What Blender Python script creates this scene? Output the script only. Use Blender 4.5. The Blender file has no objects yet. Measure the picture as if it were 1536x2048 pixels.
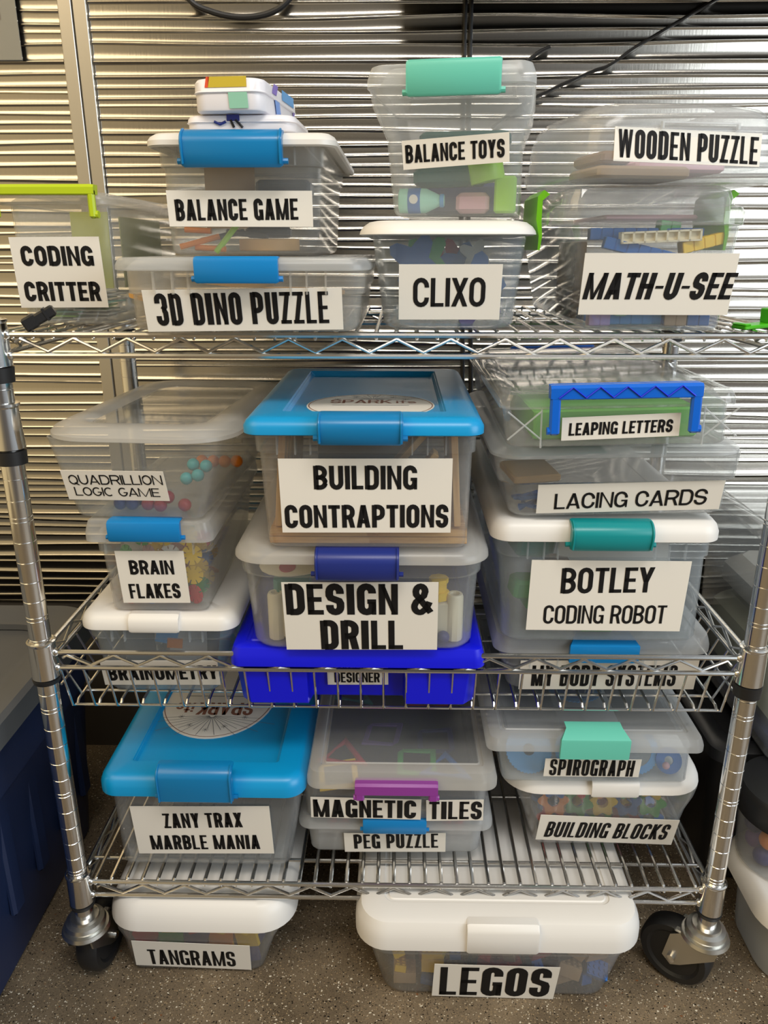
import bpy, math, random
from mathutils import Matrix, Vector, Euler
random.seed(7)
PI = math.pi
S = bpy.context.scene
COL = S.collection

# ---------------------------------------------------------------- camera, world, lights, exposure
def add_camera():
    p = math.radians(18.8)
    yaw = math.radians((794 - 768) / 1550 * 57.2958 / 0.9467)
    F = Vector((-math.sin(yaw) * math.cos(p), math.cos(yaw) * math.cos(p), -math.sin(p)))
    cd = bpy.data.cameras.new('camera')
    cd.sensor_fit = 'HORIZONTAL'
    cd.sensor_width = 36.0
    cd.lens = 1550.0 / 1536.0 * 36.0
    cd.clip_start = 0.02
    co = bpy.data.objects.new('camera', cd)
    COL.objects.link(co)
    co.location = (0.0015, -0.843, 1.007)
    co.rotation_euler = F.to_track_quat('-Z', 'Y').to_euler()
    S.camera = co

add_camera()
S.view_settings.view_transform = 'Standard'
S.view_settings.look = 'None'
S.view_settings.gamma = 1.0
S.view_settings.use_curve_mapping = False
S.view_settings.exposure = -0.06
S.cycles.transparent_max_bounces = 48
S.cycles.max_bounces = 14
S.cycles.diffuse_bounces = 6
S.cycles.caustics_reflective = False
S.cycles.caustics_refractive = False

w = bpy.data.worlds.new('room_light')
S.world = w
w.use_nodes = True
def room_world():
    # the rest of the room: warm lamps to the left, a dim wall opposite, daylight high on the right
    nt = w.node_tree; N = nt.nodes.new; K = nt.links.new
    bg = nt.nodes['Background']
    tc = N('ShaderNodeTexCoord'); sx = N('ShaderNodeSeparateXYZ')
    K(tc.outputs['Generated'], sx.inputs[0])
    mr = N('ShaderNodeMapRange'); mr.inputs['From Min'].default_value = -1; mr.inputs['From Max'].default_value = 1
    K(sx.outputs['X'], mr.inputs['Value'])
    def ramp(stops):
        r = N('ShaderNodeValToRGB'); e = r.color_ramp.elements
        e[0].position = 0.0; e[0].color = (*stops[0][1], 1)
        e[1].position = 1.0; e[1].color = (*stops[-1][1], 1)
        for p_, c_ in stops[1:-1]:
            q = e.new((p_ + 1) / 2); q.color = (*c_, 1)
        K(mr.outputs[0], r.inputs[0])
        return r
    lo = ramp([(-1, (0.95, 0.72, 0.38)), (-0.40, (0.66, 0.51, 0.28)), (-0.12, (0.27, 0.22, 0.15)), (0.2, (0.15, 0.13, 0.11)), (0.5, (0.16, 0.14, 0.125)), (1, (0.5, 0.54, 0.58))])
    band = ramp([(-1, (1.0, 0.78, 0.44)), (-0.40, (0.80, 0.62, 0.35)), (-0.12, (0.30, 0.25, 0.18)), (0.1, (0.34, 0.33, 0.31)), (0.28, (0.95, 0.95, 0.94)), (1, (1.0, 1.0, 1.0))])
    up = ramp([(-1, (1.0, 0.8, 0.46)), (-0.42, (0.80, 0.63, 0.36)), (-0.2, (0.20, 0.17, 0.12)), (0.1, (0.05, 0.047, 0.045)), (0.36, (0.10, 0.11, 0.115)), (0.55, (0.75, 0.82, 0.86)), (1, (0.95, 1.0, 1.0))])
    ceil = ramp([(-1, (1.0, 0.82, 0.5)), (-0.40, (0.85, 0.67, 0.38)), (-0.15, (0.34, 0.29, 0.21)), (0.12, (0.26, 0.25, 0.24)), (0.45, (0.75, 0.78, 0.8)), (1, (0.95, 1.0, 1.0))])
    last = lo.outputs[0]
    for (z0, z1), r_ in (((-0.01, 0.03), band), ((0.11, 0.17), up), ((0.36, 0.50), ceil)):
        ez = N('ShaderNodeMapRange'); ez.inputs['From Min'].default_value = z0; ez.inputs['From Max'].default_value = z1
        ez.interpolation_type = 'SMOOTHSTEP'
        K(sx.outputs['Z'], ez.inputs['Value'])
        mx = N('ShaderNodeMixRGB')
        K(ez.outputs[0], mx.inputs[0]); K(last, mx.inputs[1]); K(r_.outputs[0], mx.inputs[2])
        last = mx.outputs[0]
    K(last, bg.inputs[0])
    bg.inputs[1].default_value = 0.8
room_world()

def area(name, loc, target, size, size_y, power, color):
    l = bpy.data.lights.new(name, 'AREA')
    l.shape = 'RECTANGLE'
    l.size, l.size_y = size, size_y
    l.energy = power
    l.color = color
    o = bpy.data.objects.new(name, l)
    COL.objects.link(o)
    o.location = loc
    d = Vector(target) - Vector(loc)
    o.rotation_euler = d.to_track_quat('-Z', 'Y').to_euler()
    return o

area('ceiling_lamp_left', (-1.7, -1.1, 2.7), (-0.3, 0.1, 0.6), 1.8, 1.3, 22, (1.0, 0.78, 0.48))
area('ceiling_lamp_middle', (0.25, -1.45, 2.9), (0, -0.15, 0.6), 1.5, 0.45, 36, (1.0, 0.95, 0.88))
area('window_right', (2.3, -1.7, 1.6), (0.2, 0.2, 0.6), 2.0, 1.6, 46, (0.86, 0.94, 1.0))

# ---------------------------------------------------------------- materials
def mat(name, color=(0.5, 0.5, 0.5), rough=0.5, metal=0.0, spec=0.5, bump=None, coat=0.0):
    m = bpy.data.materials.new(name)
    m.use_nodes = True
    nt = m.node_tree
    b = nt.nodes['Principled BSDF']
    b.inputs['Base Color'].default_value = (*color, 1)
    b.inputs['Roughness'].default_value = rough
    b.inputs['Metallic'].default_value = metal
    b.inputs['Specular IOR Level'].default_value = spec
    b.inputs['Coat Weight'].default_value = coat
    if bump:
        sc, st = bump
        tc = nt.nodes.new('ShaderNodeTexCoord')
        n = nt.nodes.new('ShaderNodeTexNoise')
        n.inputs['Scale'].default_value = sc
        bp = nt.nodes.new('ShaderNodeBump')
        bp.inputs['Strength'].default_value = st
        bp.inputs['Distance'].default_value = 0.001
        nt.links.new(tc.outputs['Object'], n.inputs['Vector'])
        nt.links.new(n.outputs['Fac'], bp.inputs['Height'])
        nt.links.new(bp.outputs['Normal'], b.inputs['Normal'])
    return m

def clear(name, tint=(0.985, 0.99, 0.99), opac=0.16, dif=(0.80, 0.82, 0.83), rough=0.12, gloss=1.0):
    """thin clear or milky moulded plastic: every wall surface lets most light pass and scatters the rest"""
    m = bpy.data.materials.new(name)
    m.use_nodes = True
    nt = m.node_tree
    for n in list(nt.nodes):
        nt.nodes.remove(n)
    N = nt.nodes.new
    out = N('ShaderNodeOutputMaterial')
    tr = N('ShaderNodeBsdfTransparent'); tr.inputs[0].default_value = (*tint, 1)
    di = N('ShaderNodeBsdfDiffuse'); di.inputs[0].default_value = (*dif, 1)
    tl = N('ShaderNodeBsdfTranslucent'); tl.inputs[0].default_value = (*dif, 1)
    md = N('ShaderNodeMixShader'); md.inputs[0].default_value = 0.4
    nt.links.new(di.outputs[0], md.inputs[1]); nt.links.new(tl.outputs[0], md.inputs[2])
    lw = N('ShaderNodeLayerWeight'); lw.inputs['Blend'].default_value = 0.35
    mr = N('ShaderNodeMapRange')
    mr.inputs['To Min'].default_value = opac
    mr.inputs['To Max'].default_value = min(0.95, opac + 0.13)
    nt.links.new(lw.outputs['Facing'], mr.inputs['Value'])
    mx = N('ShaderNodeMixShader')
    nt.links.new(mr.outputs[0], mx.inputs[0])
    nt.links.new(tr.outputs[0], mx.inputs[1]); nt.links.new(md.outputs[0], mx.inputs[2])
    gl = N('ShaderNodeBsdfGlossy'); gl.inputs['Roughness'].default_value = rough
    l2 = N('ShaderNodeLayerWeight'); l2.inputs['Blend'].default_value = 0.5
    pw = N('ShaderNodeMath'); pw.operation = 'POWER'; pw.inputs[1].default_value = 4.0
    nt.links.new(l2.outputs['Facing'], pw.inputs[0])
    mu = N('ShaderNodeMath'); mu.operation = 'MULTIPLY_ADD'; mu.inputs[1].default_value = 0.5 * gloss; mu.inputs[2].default_value = 0.028 * gloss
    nt.links.new(pw.outputs[0], mu.inputs[0])
    m2 = N('ShaderNodeMixShader')
    nt.links.new(mu.outputs[0], m2.inputs[0])
    nt.links.new(mx.outputs[0], m2.inputs[1]); nt.links.new(gl.outputs[0], m2.inputs[2])
    nt.links.new(m2.outputs[0], out.inputs[0])
    return m

def srgb(h):
    r = []
    for i in (0, 2, 4):
        c = int(h[i:i+2], 16) / 255
        r.append(c / 12.92 if c <= 0.04045 else ((c + 0.055) / 1.055) ** 2.4)
    return tuple(r)

M = {}
M['clear'] = clear('clear_plastic', opac=0.13)
M['clear_cool'] = clear('clear_plastic_cool', tint=(0.98, 0.99, 0.995), opac=0.14, dif=(0.78, 0.84, 0.88))  # clear plastic with the bluish cast of cool light put into its colour
M['milky'] = clear('milky_plastic', opac=0.36, rough=0.25)
M['milky_warm'] = clear('milky_plastic_warm', tint=(0.99, 0.98, 0.96), opac=0.23, dif=(0.82, 0.80, 0.75), rough=0.25)  # milky plastic, warm cast of the left-hand light mixed into the tint
M['frost'] = clear('frosted_plastic', opac=0.17, rough=0.2)
M['rim'] = clear('milky_rim_plastic', tint=(0.99, 0.98, 0.96), opac=0.42, dif=(0.80, 0.79, 0.76), rough=0.25)
M['crystal'] = clear('crystal_plastic', tint=(0.985, 0.99, 0.99), opac=0.11, rough=0.06, gloss=1.5)
M['film'] = clear('thin_plastic_film', tint=(0.93, 0.94, 0.94), opac=0.10, dif=(0.6, 0.6, 0.58), rough=0.1, gloss=1.4)
M['white_lid'] = mat('white_plastic', srgb('e6e3de'), 0.38)
M['blue_lid'] = mat('bright_blue_plastic', srgb('0a93cf'), 0.33)
M['blue_latch'] = mat('blue_plastic', srgb('0c7fc4'), 0.32)
M['blue_dark_latch'] = mat('deep_sky_plastic', srgb('0a78b2'), 0.3)
M['navy_latch'] = mat('navy_plastic', srgb('20307f'), 0.35)
M['teal_latch'] = mat('teal_plastic', srgb('0f8c90'), 0.32)
M['mint_latch'] = mat('mint_plastic', srgb('66c4b0'), 0.38)
M['lime_latch'] = mat('lime_plastic', srgb('b4c81c'), 0.35)
M['green_latch'] = mat('green_plastic', srgb('74c614'), 0.35)
M['purple_latch'] = mat('purple_plastic', srgb('8b3a94'), 0.3)
M['royal'] = mat('royal_blue_plastic', srgb('0a12dc'), 0.36)
M['ublue'] = mat('handle_blue_plastic', srgb('0b62d0'), 0.25)
M['paper'] = mat('white_paper', srgb('e9e4da'), 0.7, spec=0.25)
M['ink'] = mat('black_ink', (0.010, 0.009, 0.009), 0.65, spec=0.2)
M['chrome'] = mat('chrome_steel', (0.78, 0.77, 0.75), 0.13, 1.0)
M['chrome_wire'] = mat('chrome_wire', (0.72, 0.71, 0.69), 0.2, 1.0)
M['zinc'] = mat('zinc_plated_steel', (0.62, 0.61, 0.57), 0.3, 1.0)
M['black_rubber'] = mat('black_rubber', (0.012, 0.012, 0.013), 0.45)
M['black'] = mat('black_plastic', (0.014, 0.014, 0.015), 0.35)
M['navy_tote'] = mat('navy_tote_plastic', srgb('1d2b4c'), 0.42)
M['grey_lid'] = mat('grey_tote_lid', srgb('5c5d5e'), 0.5)
M['wood'] = mat('pale_wood', srgb('d9a862'), 0.55)
M['alu'] = mat('aluminium_trim', (0.72, 0.69, 0.63), 0.34, 1.0)
M['base_wall'] = mat('dark_base_wall', srgb('4a453f'), 0.6)
PALETTE = {'red': 'd2232c', 'yellow': 'f3c80f', 'orange': 'ef8a1d', 'green': '2f9e44', 'blue': '1c68b8',
           'purple': '6b4aa0', 'white': 'e8e6e0', 'teal': '2a8f86', 'pink': 'd9a9b4', 'lime': 'a4dc3c',
           'cream': 'e8dfc4', 'tan': 'b79c7c', 'navy': '24307a', 'lightblue': '4f9ad6', 'mint': 'a5e0cc',
           'darkteal': '17605f', 'lilac': 'b39bd4', 'brown': '8a6b52', 'grey': '7d8286', 'black': '141416',
           'darkgrey': '3c4046', 'aqua': '52c0c4', 'crimson': 'b0283c'}
PM = {k: mat(k + '_toy_plastic', srgb(v), 0.4) for k, v in PALETTE.items()}

# ---------------------------------------------------------------- mesh helpers
class MB:
    def __init__(s):
        s.v, s.f = [], []
    def add(s, vs, fs):
        o = len(s.v)
        s.v += [tuple(p) for p in vs]
        s.f += [tuple(i + o for i in f) for f in fs]
        return s
    def box(s, x0, x1, y0, y1, z0, z1, mtx=None, bev=0.0):
        if bev > 0:
            b = min(bev, (x1-x0)/2.2, (y1-y0)/2.2, (z1-z0)/2.2)
            rings = []
            for z, i in ((z0, b), (z0 + b, 0), (z1 - b, 0), (z1, b)):
                rings.append([(x0+i+b, y0+i, z), (x1-i-b, y0+i, z), (x1-i, y0+i+b, z), (x1-i, y1-i-b, z),
                              (x1-i-b, y1-i, z), (x0+i+b, y1-i, z), (x0+i, y1-i-b, z), (x0+i, y0+i+b, z)])
            if mtx:
                rings = [[mtx @ Vector(p) for p in r] for r in rings]
            return s.loft(rings)
        vs = [(x, y, z) for z in (z0, z1) for y in (y0, y1) for x in (x0, x1)]
        if mtx:
            vs = [mtx @ Vector(p) for p in vs]
        return s.add(vs, [(0, 2, 3, 1), (4, 5, 7, 6), (0, 1, 5, 4), (2, 6, 7, 3), (0, 4, 6, 2), (1, 3, 7, 5)])
    def loft(s, rings, cap0=True, cap1=True, closed=False):
        n = len(rings[0]); vs = []; fs = []
        for r in rings:
            vs += [tuple(p) for p in r]
        m = len(rings)
        for k in range(m if closed else m - 1):
            a, b = k * n, ((k + 1) % m) * n
            for i in range(n):
                j = (i + 1) % n
                fs.append((a + i, a + j, b + j, b + i))
        if cap0 and not closed: fs.append(tuple(range(n - 1, -1, -1)))
        if cap1 and not closed: fs.append(tuple((m - 1) * n + i for i in range(n)))
        return s.add(vs, fs)
    def tube(s, pts, r, n=8, closed=False, flat=1.0):
        pts = [Vector(p) for p in pts]
        rings = []
        L = len(pts)
        prev = None
        for i, p in enumerate(pts):
            if closed:
                t = (pts[(i + 1) % L] - pts[i - 1]).normalized()
            else:
                a = pts[max(i - 1, 0)]; b = pts[min(i + 1, L - 1)]
                t = (b - a).normalized()
            if prev is None:
                up = Vector((0, 0, 1)) if abs(t.z) < 0.9 else Vector((0, 1, 0))
                u = t.cross(up).normalized()
            else:
                u = (prev - t * prev.dot(t)).normalized()
            prev = u
            v = t.cross(u)
            k = 1.0
            if 0 < i < L - 1 or closed:
                a = (pts[i] - pts[i - 1]).normalized()
                k = 1 / max(0.5, a.dot(t))
            rings.append([p + (u * math.cos(2*PI*j/n) * k + v * math.sin(2*PI*j/n) * flat) * r for j in range(n)])
        return s.loft(rings, closed=closed)
    def lathe(s, prof, c=(0, 0, 0), n=24, mtx=None, cap=True):
        c = Vector(c)
        rings = []
        for r, z in prof:
            ring = [Vector((r * math.cos(2*PI*j/n), r * math.sin(2*PI*j/n), z)) for j in range(n)]
            if mtx: ring = [mtx @ p for p in ring]
            rings.append([p + c for p in ring])
        return s.loft(rings, cap, cap)
    def sphere(s, c, r, n=14, m=9, sz=1.0):
        prof = [(max(1e-5, r * math.sin(PI * i / m)), -r * sz * math.cos(PI * i / m)) for i in range(m + 1)]
        return s.lathe(prof, c, n)
    def prism(s, poly, z0, z1, mtx=None):
        r0 = [Vector((x, y, z0)) for x, y in poly]; r1 = [Vector((x, y, z1)) for x, y in poly]
        if mtx:
            r0 = [mtx @ p for p in r0]; r1 = [mtx @ p for p in r1]
        return s.loft([r0, r1])
    def build(s, name, m, parent=None, smooth=35, label=None):
        me = bpy.data.meshes.new(name)
        me.from_pydata(s.v, [], s.f)
        me.update()
        if smooth:
            me.polygons.foreach_set('use_smooth', [True] * len(me.polygons))
            me.set_sharp_from_angle(angle=math.radians(smooth))
        me.materials.append(m)
        o = bpy.data.objects.new(name, me)
        COL.objects.link(o)
        if parent: o.parent = parent
        if label: o['label'] = label
        return o

def rr(x0, x1, y0, y1, z, r, n=6):
    """rounded rectangle ring"""
    r = min(r, (x1 - x0) / 2 - 1e-4, (y1 - y0) / 2 - 1e-4)
    pts = []
    for cx, cy, a0 in ((x1 - r, y0 + r, -90), (x1 - r, y1 - r, 0), (x0 + r, y1 - r, 90), (x0 + r, y0 + r, 180)):
        for i in range(n + 1):
            a = math.radians(a0 + 90 * i / n)
            pts.append((cx + r * math.cos(a), cy + r * math.sin(a), z))
    return pts

def tag(o, label, cat, group=None, kind=None):
    if label: o['label'] = label
    if cat: o['category'] = cat
    if group: o['group'] = group
    if kind: o['kind'] = kind
    return o

def empty(name, loc=(0, 0, 0), rot=(0, 0, 0)):
    o = bpy.data.objects.new(name, None)
    o.empty_display_size = 0.02
    COL.objects.link(o)
    o.location = loc
    o.rotation_euler = rot
    return o

def struct(o):
    o['kind'] = 'structure'
    return o

# ---------------------------------------------------------------- lettering: every letter is drawn from strokes
WID = {'I': 0.0, 'M': 1.36, 'W': 1.55, 'L': 0.82, 'E': 0.84, 'F': 0.8, 'T': 0.9, '-': 0.55, ' ': 0.42, '&': 1.1,
       'A': 1.06, 'Y': 1.0, 'X': 1.0, 'Z': 0.86, 'V': 1.02, 'O': 1.0, 'S': 0.96, 'i': 0.0, 't': 0.55, 's': 0.7, "'": 0.3}

def arc(cx, cy, rx, ry, a0, a1, n=8):
    return [(cx + rx * math.cos(math.radians(a0 + (a1 - a0) * i / n)), cy + ry * math.sin(math.radians(a0 + (a1 - a0) * i / n))) for i in range(n + 1)]

def ribbon(pts, t, closed=False):
    L = len(pts); lo = []; hi = []
    for i in range(L):
        p = pts[i]
        if closed: a, b = pts[i - 1], pts[(i + 1) % L]
        else: a, b = pts[max(i - 1, 0)], pts[min(i + 1, L - 1)]
        def nrm(q, s):
            dx, dy = s[0] - q[0], s[1] - q[1]
            l = math.hypot(dx, dy) or 1
            return (-dy / l, dx / l)
        n1 = nrm(a, p) if a != p else nrm(p, b)
        n2 = nrm(p, b) if b != p else n1
        mx, my = n1[0] + n2[0], n1[1] + n2[1]
        l = math.hypot(mx, my) or 1
        mx, my = mx / l, my / l
        k = min(2.2, 1 / max(0.3, mx * n1[0] + my * n1[1])) * t / 2
        hi.append((p[0] + mx * k, p[1] + my * k)); lo.append((p[0] - mx * k, p[1] - my * k))
    q = []
    for i in range(L if closed else L - 1):
        j = (i + 1) % L
        q.append([lo[i], lo[j], hi[j], hi[i]])
    return q

def glyph(ch, W, H, t, th=None):
    """polygons of one capital letter, W x H, stroke t (th: horizontal strokes)"""
    if ch in 'MWN&': t *= 0.86
    th = th or t * 0.82
    h = t / 2
    x0, x1, y0, y1 = h, W - h, th / 2, H - th / 2
    cw, chh = x1 - x0, y1 - y0
    rx = cw / 2
    ry = min(chh / 2, rx * 1.15 if cw < chh * 0.8 else chh / 2)
    mid = H / 2
    cond = (y1 - ry) > 0.60 * H
    if not cond: ry = chh / 2
    R = lambda p, c=False: ribbon(p, t, c)
    bar = lambda xa, xb, y, tt=th: [[(xa, y - tt/2), (xb, y - tt/2), (xb, y + tt/2), (xa, y + tt/2)]]
    stem = lambda x, ya=0, yb=H: [[(x - h, ya), (x + h, ya), (x + h, yb), (x - h, yb)]]
    def dia(xa, ya, xb, yb, k=1.0):
        l = math.hypot(xb - xa, yb - ya)
        tx = t * l / max(1e-6, abs(yb - ya)) / 2 * k
        return [[(xa - tx, ya), (xa + tx, ya), (xb + tx, yb), (xb - tx, yb)]]
    cx = W / 2
    if ch == 'I': return stem(h)
    if ch == 'i': return stem(h, 0, H * 0.66) + stem(h, H * 0.78, H * 0.92)
    if ch == 'L': return stem(h) + bar(0, W, th/2)
    if ch == 'E': return stem(h) + bar(0, W, th/2) + bar(0, W, H - th/2) + bar(0, W * 0.9, mid)
    if ch == 'F': return stem(h) + bar(0, W, H - th/2) + bar(0, W * 0.9, mid)
    if ch in 'T': return stem(cx) + bar(0, W, H - th/2)
    if ch == 't': return stem(cx) + bar(0, W, H * 0.72)
    if ch == 'H': return stem(h) + stem(W - h) + bar(0, W, mid)
    if ch == '-': return bar(0, W, mid * 0.92)
    if ch == "'": return stem(cx, H * 0.72, H)
    if ch == 'N': return stem(h, 0, H) + stem(W - h) + dia(h * 1.0, H, W - h * 1.0, 0, 0.62)
    if ch == 'M': return stem(h) + stem(W - h) + dia(h, H, cx, 0, 0.66) + dia(W - h, H, cx, 0, 0.66)
    if ch == 'A':
        return dia(h, 0, cx, H) + dia(W - h, 0, cx, H) + bar(W * 0.22, W * 0.78, H * 0.27)
    if ch == 'V': return dia(h, H, cx, 0) + dia(W - h, H, cx, 0)
    if ch == 'W':
        k = 0.7
        return dia(h, H, W * 0.29, 0, k) + dia(cx, H, W * 0.29, 0, k) + dia(cx, H, W * 0.71, 0, k) + dia(W - h, H, W * 0.71, 0, k)
    if ch == 'X': return dia(h, 0, W - h, H) + dia(h, H, W - h, 0)
    if ch == 'Y': return dia(h, H, cx, H * 0.42) + dia(W - h, H, cx, H * 0.42) + stem(cx, 0, H * 0.44)
    if ch == 'Z': return bar(0, W, th/2) + bar(0, W, H - th/2) + dia(h * 1.2, 0, W - h * 1.2, H)
    if ch == 'K': return stem(h) + dia(h, H * 0.36, W - h, H) + dia(W * 0.4, H * 0.56, W - h, 0)
    if ch == 'U': return R([(x0, H)] + [(x0, y0 + ry)] + arc(cx, y0 + ry, rx, ry, 180, 360)[1:-1] + [(x1, y0 + ry), (x1, H)])
    O = arc(cx, y1 - ry, rx, ry, 0, 180) + arc(cx, y0 + ry, rx, ry, 180, 360)
    if ch == 'O': return R(O[:-1] if O[0] == O[-1] else O, True)
    if ch == 'Q': return R(O, True) + dia(W * 0.62, H * 0.22, W - h * 0.4, -H * 0.06)
    if ch == 'C':
        if cond:
            return R(([(x1, H * 0.675)] if y1 - ry > H * 0.68 else []) + arc(cx, y1 - ry, rx, ry, 0, 180) + arc(cx, y0 + ry, rx, ry, 180, 360) + ([(x1, H * 0.325)] if y1 - ry > H * 0.68 else []))
        return R(arc(cx, mid, rx, chh / 2, 50, 310, 24))
    if ch == 'G':
        if cond:
            return R(([(x1, H * 0.695)] if y1 - ry > H * 0.70 else []) + arc(cx, y1 - ry, rx, ry, 0, 180) + arc(cx, y0 + ry, rx, ry, 180, 360) + [(x1, H * 0.42)]) + bar(W * 0.54, W, H * 0.43, th * 0.85) + stem(W - h * 0.6, 0, H * 0.4)[0:0] + [[(W - t * 0.62, 0), (W, 0), (W, H * 0.4), (W - t * 0.62, H * 0.4)]]
        return R(arc(cx, mid, rx, chh / 2, 50, 350, 24)) + bar(W * 0.55, W, H * 0.44)
    if ch == 'D':
        q = [(x0, y1), (x1 - rx * 0.95, y1)] + arc(x1 - rx * 0.95, y1 - ry, rx * 0.95, ry, 90, 0)[1:] + arc(x1 - rx * 0.95, y0 + ry, rx * 0.95, ry, 0, -90) + [(x0, y0)]
        return stem(h) + R(q)
    def bowl(ya, yb, xr):
        r2 = min((yb - ya) / 2, (xr - x0) * 0.6)
        r2x = min((xr - x0) * 0.6, r2 * 1.1)
        return R([(x0, yb), (xr - r2x, yb)] + arc(xr - r2x, yb - r2, r2x, r2, 90, 0)[1:] + arc(xr - r2x, ya + r2, r2x, r2, 0, -90) + [(x0, ya)])
    if ch == 'P': return stem(h) + bowl(H * 0.43, y1, x1)
    if ch == 'R': return stem(h) + bowl(H * 0.46, y1, x1) + dia(W - h, 0, W * 0.62, H * 0.47)
    if ch == 'B': return stem(h) + bowl(mid * 1.02, y1, x1 - cw * 0.04) + bowl(y0, mid * 1.02, x1)
    if ch in 'Ss':
        rb = min(ry, chh / 3.6)
        if cond:
            p = ([(x1, H * 0.68)] if y1 - rb > H * 0.69 else []) + arc(cx, y1 - rb, rx, rb, 0, 180)
            p += [(x0, H * 0.63), (x0 + cw * 0.12, H * 0.55), (x1 - cw * 0.12, H * 0.45), (x1, H * 0.37)]
            p += arc(cx, y0 + rb, rx, rb, 0, -180) + [(x0, H * 0.32)]
            return R(p)
        q = chh / 4
        return R(arc(cx, y1 - q, rx, q, 25, 270, 14) + arc(cx, y0 + q, rx, q, 90, -155, 14)[1:])
    if ch == '3':
        return R([(x0, H * 0.7), (x0, y1 - ry)] + arc(cx, y1 - ry, rx, ry, 180, 0)[1:] + [(x1, H * 0.6), (x1 - cw * 0.3, mid)]) + \
            R([(x1 - cw * 0.45, mid), (x1 - cw * 0.2, mid), (x1, H * 0.4)] + arc(cx, y0 + ry, rx, ry, 0, -180) + [(x0, H * 0.3)])
    if ch == '&':
        r1 = chh * 0.2
        p = [(W - h * 0.4, y0 + chh * 0.0), (W * 0.24, H * 0.66)] + arc(W * 0.44, y1 - r1, W * 0.22, r1, 180, 0)
        p += [(W * 0.6, H * 0.62), (x0 + cw * 0.12, H * 0.42)] + arc(W * 0.42, y0 + chh * 0.22, W * 0.42 - h, chh * 0.22, 165, 290)
        p += [(W * 0.72, H * 0.2), (x1 + h * 0.2, H * 0.42)]
        return R(p)
    return stem(h)

def lettering(text, w, h, weight, gap=None, skew=0.0):
    """flat polygons of a line of capitals filling w x h, centred on 0,0"""
    t = h * weight
    gap = (0.20 * t + 0.03 * h) if gap is None else gap * h
    tot = 0; fixed = 0
    for c in text:
        if c in 'Ii': fixed += t
        else: tot += WID.get(c, 1.0)
    fixed += gap * (len(text) - 1)
    k = max(0.05 * h, (w - fixed) / max(0.1, tot))
    x = -w / 2
    polys = []
    for c in text:
        cw = t if c in 'Ii' else WID.get(c, 1.0) * k
        if c != ' ':
            hh = h * 0.66 if c == 's' else h
            for p in glyph(c, cw, hh, min(t, cw * 0.42) if c not in 'Ii' else t):
                polys.append([(x + a + (b - h / 2) * skew, b - h / 2) for a, b in p])
        x += cw + gap
    return polys

def flat_polys(polys, fn):
    mb = MB()
    for p in polys:
        a = sum(p[i][0] * p[(i+1) % len(p)][1] - p[(i+1) % len(p)][0] * p[i][1] for i in range(len(p)))
        q = p if a > 0 else p[::-1]
        mb.add([fn(u, v) for u, v in q], [tuple(range(len(q)))])
    return mb
# ---------------------------------------------------------------- the room: floor and metal wall
def floor_material():
    m = bpy.data.materials.new('ground_concrete_with_chips')
    m.use_nodes = True
    nt = m.node_tree; N = nt.nodes.new; K = nt.links.new
    b = nt.nodes['Principled BSDF']
    tc = N('ShaderNodeTexCoord')
    n1 = N('ShaderNodeTexNoise'); n1.inputs['Scale'].default_value = 9; n1.inputs['Detail'].default_value = 6
    K(tc.outputs['Object'], n1.inputs['Vector'])
    r1 = N('ShaderNodeValToRGB')
    r1.color_ramp.elements[0].position = 0.3; r1.color_ramp.elements[0].color = (*srgb('5c5040'), 1)
    r1.color_ramp.elements[1].position = 0.75; r1.color_ramp.elements[1].color = (*srgb('867660'), 1)
    K(n1.outputs['Fac'], r1.inputs[0])
    n2 = N('ShaderNodeTexNoise'); n2.inputs['Scale'].default_value = 420; n2.inputs['Detail'].default_value = 3
    K(tc.outputs['Object'], n2.inputs['Vector'])
    m0 = N('ShaderNodeMixRGB'); m0.blend_type = 'OVERLAY'; m0.inputs[0].default_value = 0.55
    K(r1.outputs[0], m0.inputs[1]); K(n2.outputs['Fac'], m0.inputs[2])
    last = m0.outputs[0]
    for sc, thr, keep, col in ((300, 0.32, 0.82, 'c9bda6'), (170, 0.26, 0.90, 'ddd4c0'), (230, 0.30, 0.82, '1b1712'), (340, 0.34, 0.78, 'a08a6a'), (420, 0.36, 0.8, '3a3026'), (110, 0.20, 0.95, '7a5032')):
        v = N('ShaderNodeTexVoronoi'); v.inputs['Scale'].default_value = sc
        mp = N('ShaderNodeMapping'); mp.inputs['Location'].default_value = (sc * 0.37, sc * 0.11, 0.2)
        mp.inputs['Scale'].default_value = (1, 1.25, 1)
        ad = N('ShaderNodeMixRGB'); ad.inputs[0].default_value = 0.004
        nz = N('ShaderNodeTexNoise'); nz.inputs['Scale'].default_value = 230
        K(tc.outputs['Object'], nz.inputs['Vector'])
        K(tc.outputs['Object'], ad.inputs[1]); K(nz.outputs['Color'], ad.inputs[2])
        K(ad.outputs[0], mp.inputs[0]); K(mp.outputs[0], v.inputs['Vector'])
        lt = N('ShaderNodeMath'); lt.operation = 'LESS_THAN'; lt.inputs[1].default_value = thr
        K(v.outputs['Distance'], lt.inputs[0])
        sp = N('ShaderNodeSeparateColor'); K(v.outputs['Color'], sp.inputs[0])
        gt = N('ShaderNodeMath'); gt.operation = 'GREATER_THAN'; gt.inputs[1].default_value = keep
        K(sp.outputs[0], gt.inputs[0])
        mu = N('ShaderNodeMath'); mu.operation = 'MULTIPLY'
        K(lt.outputs[0], mu.inputs[0]); K(gt.outputs[0], mu.inputs[1])
        mx = N('ShaderNodeMixRGB'); mx.inputs[2].default_value = (*srgb(col), 1)
        K(mu.outputs[0], mx.inputs[0]); K(last, mx.inputs[1])
        last = mx.outputs[0]
    K(last, b.inputs['Base Color'])
    b.inputs['Roughness'].default_value = 0.42
    b.inputs['Specular IOR Level'].default_value = 0.35
    return m

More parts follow.
